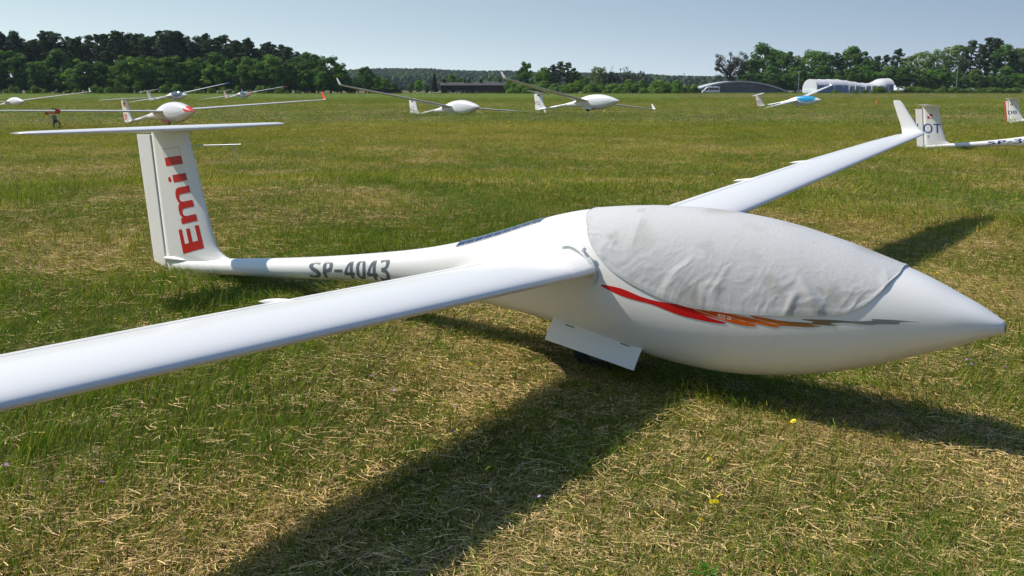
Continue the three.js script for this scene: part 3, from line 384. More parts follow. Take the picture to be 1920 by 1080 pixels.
  decal('fin_sticker', lot.fin, 3, 3, (u, v) => { const h = lerp(0.60, 0.54, v); return finSkin(lerp(6.30, 6.23, u), h, 0.004); }, canvasTex(48, 48, (c, w, h) => { c.fillStyle = '#7fa6cc'; c.fillRect(0, 0, w, h * 0.2); c.fillStyle = '#4a8cc8'; c.beginPath(); c.arc(w / 2, h, w * 0.46, Math.PI, 0); c.fill(); }));
  glider({ ...common, x: 29.1, z: -52.5, y: 0.05, yaw: 0.6, bank: -0.05, tipR: 1.0, tipL: 1.0, canopy: silver, canopyName: 'canopy_cover', rudderEdge: redHot, edgeWide: 0.05, finFlag: { s0: 6.40, s1: 6.24, h0: 1.08, h1: 1.22, draw: (c, w, h) => { c.fillStyle = '#b32033'; c.beginPath(); c.moveTo(w / 2, 0); c.lineTo(w, h / 2); c.lineTo(w / 2, h); c.lineTo(0, h / 2); c.fill(); c.fillStyle = '#e6e6e8'; c.fillRect(w * .3, h * .3, w * .2, h * .2); c.fillRect(w * .5, h * .5, w * .2, h * .2); } }, finText: { s0: 6.50, s1: 6.05, h0: 0.66, h1: 0.86, text: 'D0', colour: '#23236a', font: 'bold 100px serif' }, label: 'white glider tail with red rudder edge and dark blue lettering at the right edge' });

  // wing dolly under the wing of the red-nosed glider
  const d = thing('wing_dolly', [-19.52, 0.0, -46.0], 0.2);
  tag(d, 'red-clamped wing stand on a spoked wheel under the long wing at left', 'wing stand');
  const wy = 0.77;
  mesh('clamp', merge([box(0.6, 0.06, 0.14, -0.02, wy - 0.06, 0), box(0.14, 0.1, 0.1, -0.26, wy - 0.08, 0.02), box(0.24, 0.04, 0.12, 0.10, wy + 0.09, 0), box(0.2, 0.1, 0.1, 0.2, wy + 0.02, 0.06)]), redPaint, d);
  mesh('strap', new RoundedBoxGeometry(0.16, 0.045, 0.2, 2, 0.015).translate(0.02, wy + 0.12, 0), std(0.05, 0.05, 0.1), d);
  for (const [a, b] of [[[-0.24, wy - 0.1, 0], [-0.06, 0.16, 0.07]], [[0.22, wy - 0.1, 0], [0.14, 0.3, -0.05]]]) mesh('strut', bar(a, b, 0.018), metal, d);
  mesh('net_panel', new THREE.BoxGeometry(0.18, 0.34, 0.02).rotateZ(0.12).translate(0.03, wy - 0.32, 0), std(0.26, 0.24, 0.13), d);
  const tg = new THREE.TorusGeometry(0.19, 0.028, 8, 28).rotateY(1.05).translate(0.1, 0.2, 0); const wl = mesh('wheel', tg, rubber, d);
  mesh('spokes', merge([0, 1, 2, 3, 4, 5].map((k) => { const a = k * Math.PI / 6, c = Math.cos(a) * 0.18, s = Math.sin(a) * 0.18; return bar([-c, s, 0], [c, -s, 0], 0.005); })).rotateY(1.05).translate(0.1, 0.2, 0), metal, wl);
}
// ---------------------------------------------------------------- far fields, hills, woods
{ // taller green crop beyond the mown field
  const pts = [[-330, -190], [-60, -188], [-20, -186], [24, -184], [30, -190], [52, -345], [60, -400], [-330, -400]], sh = new THREE.Shape(pts.map(([x, z]) => new THREE.Vector2(x, -z)));
  const g = new THREE.ExtrudeGeometry(sh, { depth: 0.03, bevelEnabled: true, bevelSize: 0.3, bevelThickness: 0.04, bevelSegments: 2 }); g.rotateX(-Math.PI / 2);
  const m = mesh('meadow', g, new THREE.MeshStandardMaterial({ roughness: 1, map: (() => { const t = dataTex(512, (i, j) => { const v = fbm(i / 30, j / 12, 4), w = hash2(i, j); return [0.05 + 0.05 * v + 0.03 * w, 0.10 + 0.05 * v + 0.03 * w, 0.004 + 0.008 * w]; }); t.repeat.set(0.03, 0.03); return t; })() }), scene);
  tag(m, 'strip of taller fresh green grass along the far edge of the mown field', 'field', null, 'structure');
}
function leafQuads(out, R, c, rad, n, size, col, flat = 1) { // leaf clumps spread through one ball
  for (let k = 0; k < n; k++) {
    const u = R() * 2 - 1, a = R() * 6.283, q = Math.sqrt(1 - u * u), rr = rad * (0.62 + 0.42 * R() ** 0.5), n3 = [q * Math.cos(a), u, q * Math.sin(a)];
    const x = c[0] + n3[0] * rr, y = c[1] + n3[1] * rr * flat, z = c[2] + n3[2] * rr;
    const N = new THREE.Vector3(n3[0] + (R() - 0.5) * 1.3, n3[1] + 0.35 + (R() - 0.5) * 1.3, n3[2] + (R() - 0.5) * 1.3).normalize(), T = new THREE.Vector3(R() - 0.5, R() - 0.5, R() - 0.5).cross(N).normalize(), B = N.clone().cross(T), s = size * (0.55 + 0.8 * R()), o = out.p.length / 3;
    const e = 0.25 * s; for (const [i, j] of [[-1, -0.7], [0.2, -1], [1, 0.3], [-0.3, 0.9]]) out.p.push(x + (T.x * i + B.x * j) * s * 0.5, y + (T.y * i + B.y * j) * s * 0.5 - e * Math.abs(i) * 0.4, z + (T.z * i + B.z * j) * s * 0.5);
    const v = 0.8 + 0.4 * R(); for (let i = 0; i < 4; i++) out.c.push(col[0] * v, col[1] * v, col[2] * v);
    out.id.push(o, o + 1, o + 2, o, o + 2, o + 3);
  }
}
const leafMat = new THREE.MeshPhysicalMaterial({ vertexColors: true, roughness: 0.95, specularIntensity: 0.3, transmission: 0.4, thickness: 0, side: THREE.DoubleSide });
const barkPine = std(0.16, 0.085, 0.05, 0.95), barkDark = std(0.055, 0.045, 0.035, 0.95);
const crownGeo = (o) => geoFrom(o.p, o.id, null, o.c);
const PROTO = {};
function proto(kind, seed) { // one tree of each build, one metre high: scaled when it is set out
  const R = rng(seed), o = { p: [], c: [], id: [] }, tr = [], tone = 0.55 + 0.8 * R();
  const H = 1; let bark = barkDark;
  const mix = (a, b, t) => a.map((x, i) => lerp(x, b[i], t));
  if (kind === 'pine') {
    bark = barkPine; const lean = (R() - 0.5) * 0.06, base = 0.30 + R() * 0.14;
    tr.push(bar([0, 0, 0], [lean * 0.6, 0.6, 0], 0.017, 0.011, 7), bar([lean * 0.6, 0.6, 0], [lean, 0.97, 0], 0.011, 0.003, 6));
    for (let k = 0; k < 72; k++) { const y = base + (0.97 - base) * (k / 71) ** 0.85, w = (0.165 * (1 - (y - base) / (1 - base)) ** 0.75 * Math.min(1, 0.5 + 3 * (y - base)) + 0.012) * (0.3 + 1.0 * R()), a = R() * 6.283, x = lean * y + Math.cos(a) * w, z = Math.sin(a) * w, rad = 0.020 + 0.024 * R(); if (k % 3 === 0) tr.push(bar([lean * y, y - 0.03, 0], [x, y, z], 0.005, 0.002, 4)); leafQuads(o, R, [x, y, z], rad, 40, 0.022, mix([0.0312, 0.06, 0.024], [0.0864, 0.14, 0.0432], R()), 0.55); }
  } else if (kind === 'spruce') {
    tr.push(bar([0, 0, 0], [0, 0.96, 0], 0.02, 0.003, 6));
    for (let k = 0; k < 60; k++) { const y = 0.06 + 0.92 * k / 59, w = 0.23 * (1 - y) + 0.008, a = k * 2.4; for (const f of [0.45, 0.9]) leafQuads(o, R, [Math.cos(a) * w * f, y - 0.05 * f, Math.sin(a) * w * f], 0.03 + 0.05 * (1 - y), 36, 0.03, mix([0.014, 0.03, 0.014], [0.03, 0.05, 0.02], R()), 0.5); }
  } else if (kind === 'bush') {
    tr.push(bar([0, 0, 0], [0.05, 0.6, 0], 0.03, 0.01, 5));
    for (let k = 0; k < 24; k++) { const a = R() * 6.283, d = 0.5 * Math.sqrt(R()), y = 0.12 + 0.68 * R() * (1 - d * 0.9); leafQuads(o, R, [Math.cos(a) * d, y, Math.sin(a) * d], 0.15 + 0.1 * R(), 80, 0.085, mix([0.0975, 0.182, 0.0234], [0.182, 0.299, 0.039], R()), 0.9); }
  } else if (kind === 'bare' || kind === 'ragged') {
    for (let k = 0; k < (kind === 'ragged' ? 60 : 26); k++) { const a = R() * 6.283, y0 = 0.22 + 0.4 * R(), l = 0.12 + 0.22 * R(), x = Math.cos(a) * l, z = Math.sin(a) * l, y = y0 + 0.15 + 0.28 * R(); tr.push(bar([0, y0, 0], [x, y, z], 0.008, 0.003, 4)); for (let q = 0; q < 4; q++) tr.push(bar([x * 0.6, lerp(y0, y, 0.6), z * 0.6], [x * 1.1 + (R() - 0.5) * 0.16, y + 0.1 * R(), z * 1.1 + (R() - 0.5) * 0.16], 0.003, 0.001, 3)); if (k % 2 || kind === 'ragged') leafQuads(o, R, [x, y, z], (kind === 'ragged' ? 0.045 : 0.03) + 0.022 * R(), 60, 0.022, mix([0.03, 0.04, 0.016], [0.05, 0.06, 0.02], R()), 1); }
    tr.push(bar([0, 0, 0], [0.02, 0.8, 0], 0.022, 0.006, 6));
  } else { // broadleaf; 'airy' ones have looser crowns
    const airy = kind === 'airy', n = airy ? 44 : 58, lo = airy ? 0.30 : 0.14;
    tr.push(bar([0, 0, 0], [0.01, 0.62, 0.01], 0.024, 0.010, 7));
    const c0 = kind === 'fresh' ? [0.111, 0.221, 0.0234] : airy ? [0.13, 0.195, 0.052] : [0.06, 0.143, 0.018], c1 = kind === 'fresh' ? [0.195, 0.325, 0.0325] : airy ? [0.203, 0.284, 0.0743] : [0.128, 0.264, 0.0272];
    for (let k = 0; k < n; k++) {
      const y = lo + (0.93 - lo) * (k + R()) / n, prof = Math.sin(Math.PI * clamp((y - lo) / (0.99 - lo), 0.02, 1) ** 0.8) ** 0.6, a = R() * 6.283, d = 0.27 * prof * Math.sqrt(0.15 + 0.85 * R()) * (0.8 + 0.4 * noise(a * 1.3 + seed, y * 4)), x = Math.cos(a) * d, z = Math.sin(a) * d;
      if (k % 4 === 0) tr.push(bar([0, Math.max(0.15, y - 0.18), 0], [x * 0.9, y, z * 0.9], 0.008, 0.003, 4));
      leafQuads(o, R, [x, y, z], airy ? 0.045 + 0.03 * R() : 0.055 + 0.045 * R(), airy ? 60 : 85, airy ? 0.028 : 0.032, mix(c0, c1, R()).map((v) => v * tone), 0.8);
    }
  }
  return { trunk: merge(tr), crown: crownGeo(o), bark };
}
function tree(kind, x, z, h, seed, label, category, group, wide = 1, y = 0) {
  const v = `${kind}${seed % 6}`; PROTO[v] ??= proto(kind, 100 + kind.length * 31 + (seed % 6) * 7);
  const name = { pine: 'pine_tree', spruce: 'spruce_tree', bush: 'bush', bare: 'mistletoe_tree', ragged: 'mistletoe_tree', airy: 'birch_tree', broad: 'broadleaf_tree', fresh: 'broadleaf_tree' }[kind];
  const t = thing(name, [x, y, z], hash2(seed, 3) * 6.283); t.scale.set(h * wide, h, h * wide); tag(t, label, category, group);
  mesh(kind === 'bush' ? 'stems' : 'trunk', PROTO[v].trunk, PROTO[v].bark, t); mesh(kind === 'bush' ? 'foliage' : 'crown', PROTO[v].crown, leafMat, t);
}
{
  const R = rng(21), up = (v, z) => (EYE + (167 - v) / 2035 * -z / 0.983 * 1.0); // height that reaches row v at depth z
  // the dark wood on the left: pines behind, broadleaf trees in front
  const skyline = lin([-60, 0, 30, 60, 70, 100, 130, 170, 215, 260, 290, 320, 345, 370, 400, 430, 470, 500, 540, 570, 600], [62, 60, 62, 86, 70, 68, 80, 75, 68, 70, 72, 64, 68, 70, 76, 78, 80, 86, 90, 98, 120]);
  let n = 0;
  for (let row = 0; row < 3; row++) for (let u = -70 + row * 7; u < 585; u += 14 + R() * 8) { const z = -402 - row * 9 - R() * 6; tree('pine', colX(u, z), z, (up(skyline(u), z) + (R() - 0.55) * 4.6), n++, 'tall dark pine in the wood beyond the left of the field', 'pine tree', 'pines of the left wood', 1.05 + 0.3 * R()); }
  for (let row = 0; row < 2; row++) for (let u = -60 + row * 9; u < 600; u += 19 + R() * 12) { const z = -391 - row * 5 - R() * 4; tree(R() < 0.3 ? 'fresh' : 'broad', colX(u, z), z, 6 + 8.5 * R() + row * 2.5, n++, 'green broadleaf tree along the front of the left wood', 'broadleaf tree', 'broadleaf trees of the left wood', 1.15 + 0.3 * R()); }
  for (let u = -40; u < 560; u += 11 + R() * 13) { const z = -377 - R() * 7; tree('bush', colX(u, z), z, 1.6 + 2.8 * R() ** 2, n++, 'light green bush at the foot of the left wood', 'bush', 'bushes at the foot of the left wood', 0.9); }
  for (const [u, v, k, w] of [[222, 152, 'fresh', 1.1], [258, 152, 'fresh', 1.2], [205, 158, 'bush', 0.9], [372, 160, 'bush', 0.8], [445, 160, 'fresh', 1.1]]) { const z = -370; tree(k, colX(u, z), z, up(v, z), n++, 'light green bush at the foot of the left wood', 'bush', 'bushes at the foot of the left wood', w); }
  // the trees at the right end of that wood
  for (const [u, v, k, w] of [[560, 118, 'broad', 1.3], [590, 108, 'broad', 1.3], [620, 106, 'broad', 1.35], [640, 122, 'broad', 1.2], [545, 122, 'airy', 1.4], [575, 132, 'broad', 1.4], [605, 134, 'broad', 1.4], [632, 142, 'broad', 1.5], [652, 146, 'broad', 1.4], [672, 142, 'airy', 1.2], [685, 124, 'broad', 1.2], [706, 142, 'broad', 1.2], [722, 146, 'broad', 1.3], [738, 154, 'fresh', 1.3], [660, 158, 'bush', 1.1], [700, 158, 'bush', 1.1], [745, 160, 'bush', 1.0]]) { const z = -386 - R() * 10; tree(k, colX(u, z), z, up(v, z), n++, 'broadleaf tree at the right end of the left wood', 'broadleaf tree', 'trees at the right end of the left wood', w); }
  // around the barn, in the middle distance
  for (const [u, v, k, w, lb] of [[815, 137, 'spruce', 0.9, 'dark pointed spruce just left of the barn'], [785, 150, 'fresh', 1.2, null], [770, 156, 'fresh', 1.2, null], [800, 158, 'broad', 1.2, null], [848, 138, 'fresh', 1.1, null], [862, 146, 'fresh', 1.2, null], [884, 150, 'fresh', 1.1, null], [930, 147, 'broad', 1.2, null], [945, 150, 'broad', 1.2, null], [985, 116, 'broad', 0.95, 'tall single broadleaf tree between the barn and the house'], [975, 150, 'broad', 1.3, null], [965, 160, 'fresh', 1.2, null], [1008, 131, 'airy', 1.1, null], [1020, 126, 'broad', 1.0, null]]) { const behind = (u > 820 && u < 960); const z = behind ? -452 - R() * 8 : -398 - R() * 8; tree(k, colX(u, z), z, up(v, z), n++, lb ?? 'light green tree around the barn', lb ? (k === 'spruce' ? 'spruce tree' : 'broadleaf tree') : 'broadleaf tree', lb ? null : 'trees around the barn', w); }
  for (const [u, v, k, w] of [[1036, 122, 'pine', 1.5], [1050, 116, 'pine', 1.6], [1064, 118, 'pine', 1.6], [1076, 128, 'pine', 1.5], [1028, 128, 'pine', 1.3]]) { const z = -404 - R() * 6; tree(k, colX(u, z), z, up(v, z), n++, 'pine in the clump right of the house', 'pine tree', 'pines right of the house', w); }
  for (const [u, v, k, w] of [[1118, 124, 'airy', 1.0], [1130, 127, 'airy', 0.9], [1142, 126, 'bare', 1.1], [1163, 131, 'bare', 0.9], [1180, 126, 'bare', 1.0], [1197, 130, 'bare', 0.9], [1150, 132, 'bare', 1.0], [1092, 142, 'fresh', 1.1], [1080, 134, 'fresh', 1.1]]) { const z = -412 - R() * 6; tree(k, colX(u, z), z, up(v, z), n++, k === 'bare' ? 'thin half-bare tree with dark mistletoe balls above the middle bushes' : 'loose pale green tree above the middle bushes', 'tree', k === 'bare' ? 'half-bare trees with mistletoe' : 'pale trees above the bushes', w); }
  for (let u = 955; u < 1300; u += 11 + R() * 9) { const z = -392 - R() * 10; tree(R() < 0.5 ? 'fresh' : 'bush', colX(u, z), z, lerp(4.2, 6.2, R()) * (u > 1240 ? 0.8 : 1), n++, 'bright green shrub in the middle hedge', 'shrub', 'shrubs of the middle hedge', 1.3); }
  for (let u = 960; u < 1300; u += 20 + R() * 25) { const z = -382 - R() * 4; tree('bush', colX(u, z), z, 1.6 + 1.4 * R(), n++, 'low bush before the middle hedge', 'bush', 'low bushes before the middle hedge', 1.2); }
  // the right wood behind the hangars
  tree('ragged', colX(1368, -470), -470, up(105, -470), 2, 'dark ragged tree hung with mistletoe left of the right wood', 'tree', null, 1.3);
  const right = [[1430, 82, 'broad', 1.25], [1405, 110, 'broad', 1.2], [1452, 92, 'broad', 1.1], [1475, 96, 'broad', 1.2], [1498, 104, 'airy', 1.1], [1520, 94, 'broad', 1.15], [1545, 98, 'broad', 1.2], [1568, 100, 'pine', 1.3], [1590, 87, 'broad', 1.25], [1612, 96, 'broad', 1.2], [1632, 112, 'broad', 1.2], [1642, 106, 'pine', 1.2], [1660, 104, 'pine', 1.3], [1680, 93, 'pine', 1.4], [1700, 104, 'airy', 1.1], [1715, 98, 'airy', 1.1], [1738, 96, 'airy', 1.1], [1756, 92, 'airy', 1.1], [1778, 86, 'airy', 1.2], [1798, 84, 'airy', 1.2], [1815, 78, 'pine', 1.2], [1832, 84, 'pine', 1.2], [1850, 72, 'pine', 1.5], [1862, 74, 'pine', 1.4], [1880, 84, 'broad', 1.1], [1900, 90, 'airy', 1.3], [1918, 84, 'airy', 1.2], [1940, 84, 'broad', 1.2], [1960, 80, 'pine', 1.3], [1985, 88, 'broad', 1.2]];
  for (const [u, v, k, w] of right) { const z = -474 - R() * 14; tree(k, colX(u, z), z, up(v, z), n++, { broad: 'deep green broadleaf tree in the wood behind the hangars', airy: 'pale loose-crowned tree in the wood at the right', pine: 'dark pine in the wood behind the hangars' }[k], k === 'pine' ? 'pine tree' : 'broadleaf tree', { broad: 'deep green trees of the right wood', airy: 'pale trees of the right wood', pine: 'pines of the right wood' }[k], w); }
  for (let row = 0; row < 2; row++) for (let u = 1395 + row * 8; u < 1990; u += 19 + R() * 10) { const z = -466 + row * 5 - R() * 4; tree(R() < 0.22 ? 'fresh' : 'broad', colX(u, z), z, 7 + 5 * R(), n++, 'lower broadleaf tree along the front of the right wood', 'broadleaf tree', 'lower trees of the right wood', 1.4); }
  for (let u = 1690; u < 1990; u += 9 + R() * 7) { const z = -432 - R() * 6; tree('bush', colX(u, z), z, 2.0 + 1.8 * R(), n++, 'dull green bush along the right end of the field', 'bush', 'bushes along the right end of the field', 1.2); }
  for (const [u, h, w] of [[1566, 2.0, 1.0], [1604, 1.8, 0.8], [1622, 2.2, 0.9], [1637, 2.0, 0.8], [1645, 3.6, 0.8], [1655, 3.4, 0.9], [1671, 1.6, 1.0], [1680, 1.6, 1.0]]) { const z = -405; tree('bush', colX(u, z), z, h, n++, 'dark bush in front of the curved fabric hall', 'bush', 'bushes before the fabric hall', w); }
  for (const u of [1294, 1307, 1321, 1462, 1470, 1478, 1487, 1495, 1503]) { const z = -410; tree('bush', colX(u, z), z, 0.9, n++, 'small clipped round shrub before the arched hangar', 'shrub', 'clipped shrubs before the arched hangar', 1.1); }

  // wooded hills
  const crest = lin([-400, 0, 600, 650, 700, 760, 800, 850, 900, 950, 1000, 1100, 1200, 1290, 1350, 1420, 1700, 2300], [138, 136, 134, 133, 131.5, 131, 131, 134, 136, 135, 137, 140, 141, 145, 147, 150, 150, 148]);
  const hillY = (u, z) => { const t = sstep(-1250, -2600, z) , top = up(crest(u) + 13, -2600); return (top + 6 * (fbm(u / 90, z / 300, 3) - 0.5)) * t * (z < -2600 ? 1 - 0.6 * sstep(-2600, -3400, z) : 1) - 1; };
  const hz = []; for (let z = -1200; z >= -3400; z -= 50) hz.push(z);
  const g = gridGeo(140, hz.length - 1, (a, b) => { const z = hz[Math.round(b * (hz.length - 1))], u = lerp(-500, 2400, a); return [colX(u, z), hillY(u, z), z]; });
  tag(mesh('hills', g, new THREE.MeshStandardMaterial({ color: new THREE.Color().setRGB(0.028, 0.048, 0.018), roughness: 1, side: THREE.DoubleSide }), scene), 'low wooded hills far beyond the field', 'hills', null, 'structure');
  const o = { p: [], c: [], id: [] }; for (let k = 0; k < 7; k++) leafQuads(o, R, [(R() - 0.5) * 0.5, 0.35 + 0.45 * R(), (R() - 0.5) * 0.5], 0.26, 16, 0.3, [1, 1, 1]);
  const N = 26000, im = new THREE.InstancedMesh(crownGeo(o), leafMat, N), M = new THREE.Matrix4(), C = new THREE.Color();
  for (let k = 0; k < N; k++) { const z = -1250 - 1450 * R() ** 0.7, u = lerp(520, 1500, R()), x = colX(u, z), h = 8 + 14 * R() ** 2; M.makeScale(h * 0.8, h, h * 0.8); M.setPosition(x, hillY(u, z) - 1, z); im.setMatrixAt(k, M); const q = fbm(u / 50, z / 140, 3), v = 0.8 + 0.4 * R(); q > 0.56 ? C.setRGB(0.06 * v, 0.11 * v, 0.03 * v) : C.setRGB(0.026 * v, 0.058 * v, 0.03 * v); im.setColorAt(k, C); }
  im.name = 'forest'; im.castShadow = true; scene.add(im); tag(im, 'mixed forest covering the far hills', 'forest', null, 'stuff');
}
{ // arched hangar
  const Z = -430, x0 = colX(1288, Z), x1 = colX(1484, Z), cx = (x0 + x1) / 2, half = (x1 - x0) / 2, rise = 4.9, t = thing('arched_hangar', [cx, 0, Z]);
  tag(t, 'low wide arched hangar with dark grey front and pale curved roof', 'hangar');
  const rad = (half * half + rise * rise) / (2 * rise), arcY = (x, r = rad) => Math.sqrt(Math.max(0, r * r - x * x)) - (rad - rise), dark = std(0.12, 0.14, 0.17, 0.6), roofM = std(0.50, 0.51, 0.53, 0.5), frameM = std(0.2, 0.21, 0.23, 0.5);
  const sh = new THREE.Shape(); const n = 40; for (let i = 0; i <= n; i++) { const x = lerp(-half, half, i / n); i ? sh.lineTo(x, arcY(x)) : sh.moveTo(x, 0); } for (let i = n; i >= 0; i--) { const x = lerp(-half + 3.2, half - 2.2, i / n); sh.lineTo(x, Math.max(0, arcY(x) - 0.55)); } sh.closePath();
  mesh('roof', new THREE.ExtrudeGeometry(sh, { depth: 17, bevelEnabled: false, curveSegments: 8 }).translate(0, 0, -15), roofM, t);
  const fs = new THREE.Shape(); for (let i = 0; i <= n; i++) { const x = lerp(-half + 2.6, half - 1.8, i / n); i ? fs.lineTo(x, Math.max(0.02, arcY(x) - 0.5)) : fs.moveTo(x, 0); } fs.lineTo(half - 1.8, 0); fs.closePath();
  const wall = mesh('front_wall', new THREE.ExtrudeGeometry(fs, { depth: 0.4, bevelEnabled: false }).translate(0, 0, 0.2), dark, t);
  for (let k = 0; k < 8; k++) mesh('door_panel', box(2.28, 2.75, 0.14, -7.5 + k * 2.34, 1.4, 0.68), std(0.115 + 0.012 * (k % 3), 0.135 + 0.012 * (k % 3), 0.165, 0.55), t);
  mesh('lintel', box(20.6, 0.22, 0.3, 1.2, 2.9, 0.76), frameM, t);
  for (let k = 0; k < 16; k++) { const x = -8.2 + k * 1.2, h = arcY(x) - 0.75 - 3.08; if (h > 0.2) { const w = mesh('clerestory_window', box(1.1, h, 0.1, x, 3.06 + h / 2, 0.66), frameM, t); mesh('pane', box(0.94, h - 0.12, 0.04, x, 3.06 + h / 2, 0.725), phys(0.16, 0.18, 0.17, 0.15), w); } }
  const sd = mesh('side_door', box(4.4, 2.6, 0.12, 13.2, 1.32, 0.68), std(0.12, 0.13, 0.15, 0.6), t); mesh('door_window', box(2.9, 1.5, 0.05, 13.0, 1.75, 0.765), phys(0.10, 0.15, 0.12, 0.2), sd);
  mesh('roof_vent', box(0.5, 0.35, 0.5, -0.2, rise + 0.12, 0.6), std(0.3, 0.1, 0.08), t);
}
{ // fabric hall with the sagging ridge
  const Z = -432, t = thing('fabric_hall', [colX(1597, Z), 0, Z - 4], 0.26); tag(t, 'pale curved fabric hall with sagging ridge and blue-grey lower wall', 'hall');
  const Lh = 17.4, top = (u) => lerp(5.5, 4.0, sstep(0.28, 0.72, u)) + 1.9 * sstep(0.76, 0.93, u), halfW = 5.6, prof = (a, h) => [Math.sin(a) * halfW, Math.max(0, Math.cos(a)) ** 0.62 * h];
  const skin = (a0, a1, off) => gridGeo(40, 18, (u, v) => { const a = lerp(a0, a1, v), [z, y] = prof(a, top(u) + off); return [lerp(-Lh, Lh, u), y, z + (z > 0 ? off : -off)]; });
  const cloth = std(0.60, 0.59, 0.60, 0.7, { side: THREE.DoubleSide }), low = std(0.17, 0.23, 0.36, 0.6, { side: THREE.DoubleSide });
  mesh('roof_skin', skin(-1.12, 1.12, 0), cloth, t);
  for (const s of [1, -1]) mesh('lower_wall', gridGeo(40, 6, (u, v) => { const a = s * lerp(1.12, Math.PI / 2, v), [z, y] = prof(a, top(u)); return [lerp(-Lh, Lh, u), y, z]; }), low, t);
  for (let k = 0; k <= 9; k++) { const u = k / 9; mesh('rib', tube(Array.from({ length: 17 }, (_, i) => { const [z, y] = prof(lerp(-1.5, 1.5, i / 16), top(u) + 0.05); return [lerp(-Lh, Lh, u), y, z * 1.01]; }), 0.07, 30, 5), cloth, t); }
  for (const s of [-1, 1]) { const hh = top(s < 0 ? 0 : 1), gs = new THREE.Shape(); for (let i = 0; i <= 24; i++) { const [z, y] = prof(lerp(-Math.PI / 2, Math.PI / 2, i / 24), hh); i ? gs.lineTo(z, y) : gs.moveTo(z, y); } const gg = new THREE.ExtrudeGeometry(gs, { depth: 0.06, bevelEnabled: false }); gg.rotateY(-Math.PI / 2); gg.translate(s * (Lh + 0.05), 0, 0); mesh('end_wall', gg, std(0.52, 0.55, 0.58, 0.6), t); const lowG = box(0.06, 1.9, 10.4, s * (Lh + 0.13), 0.95, 0); mesh('end_panel', lowG, std(0.62, 0.70, 0.74, 0.5), t); }
  for (const x of [-2.3, 0.5, 5.2, 7.9, 11, 13.5]) { const f = mesh('doorway', merge([box(0.28, 2.7, 0.3, x - 1.0, 1.35, halfW + 0.2), box(0.28, 2.7, 0.3, x + 1.0, 1.35, halfW + 0.2), box(2.3, 0.55, 0.4, x, 2.8, halfW + 0.2)]), std(0.75, 0.75, 0.74, 0.5), t); mesh('door', box(1.7, 2.5, 0.1, x, 1.26, halfW + 0.12), std(0.22, 0.28, 0.38, 0.5), f); }
}
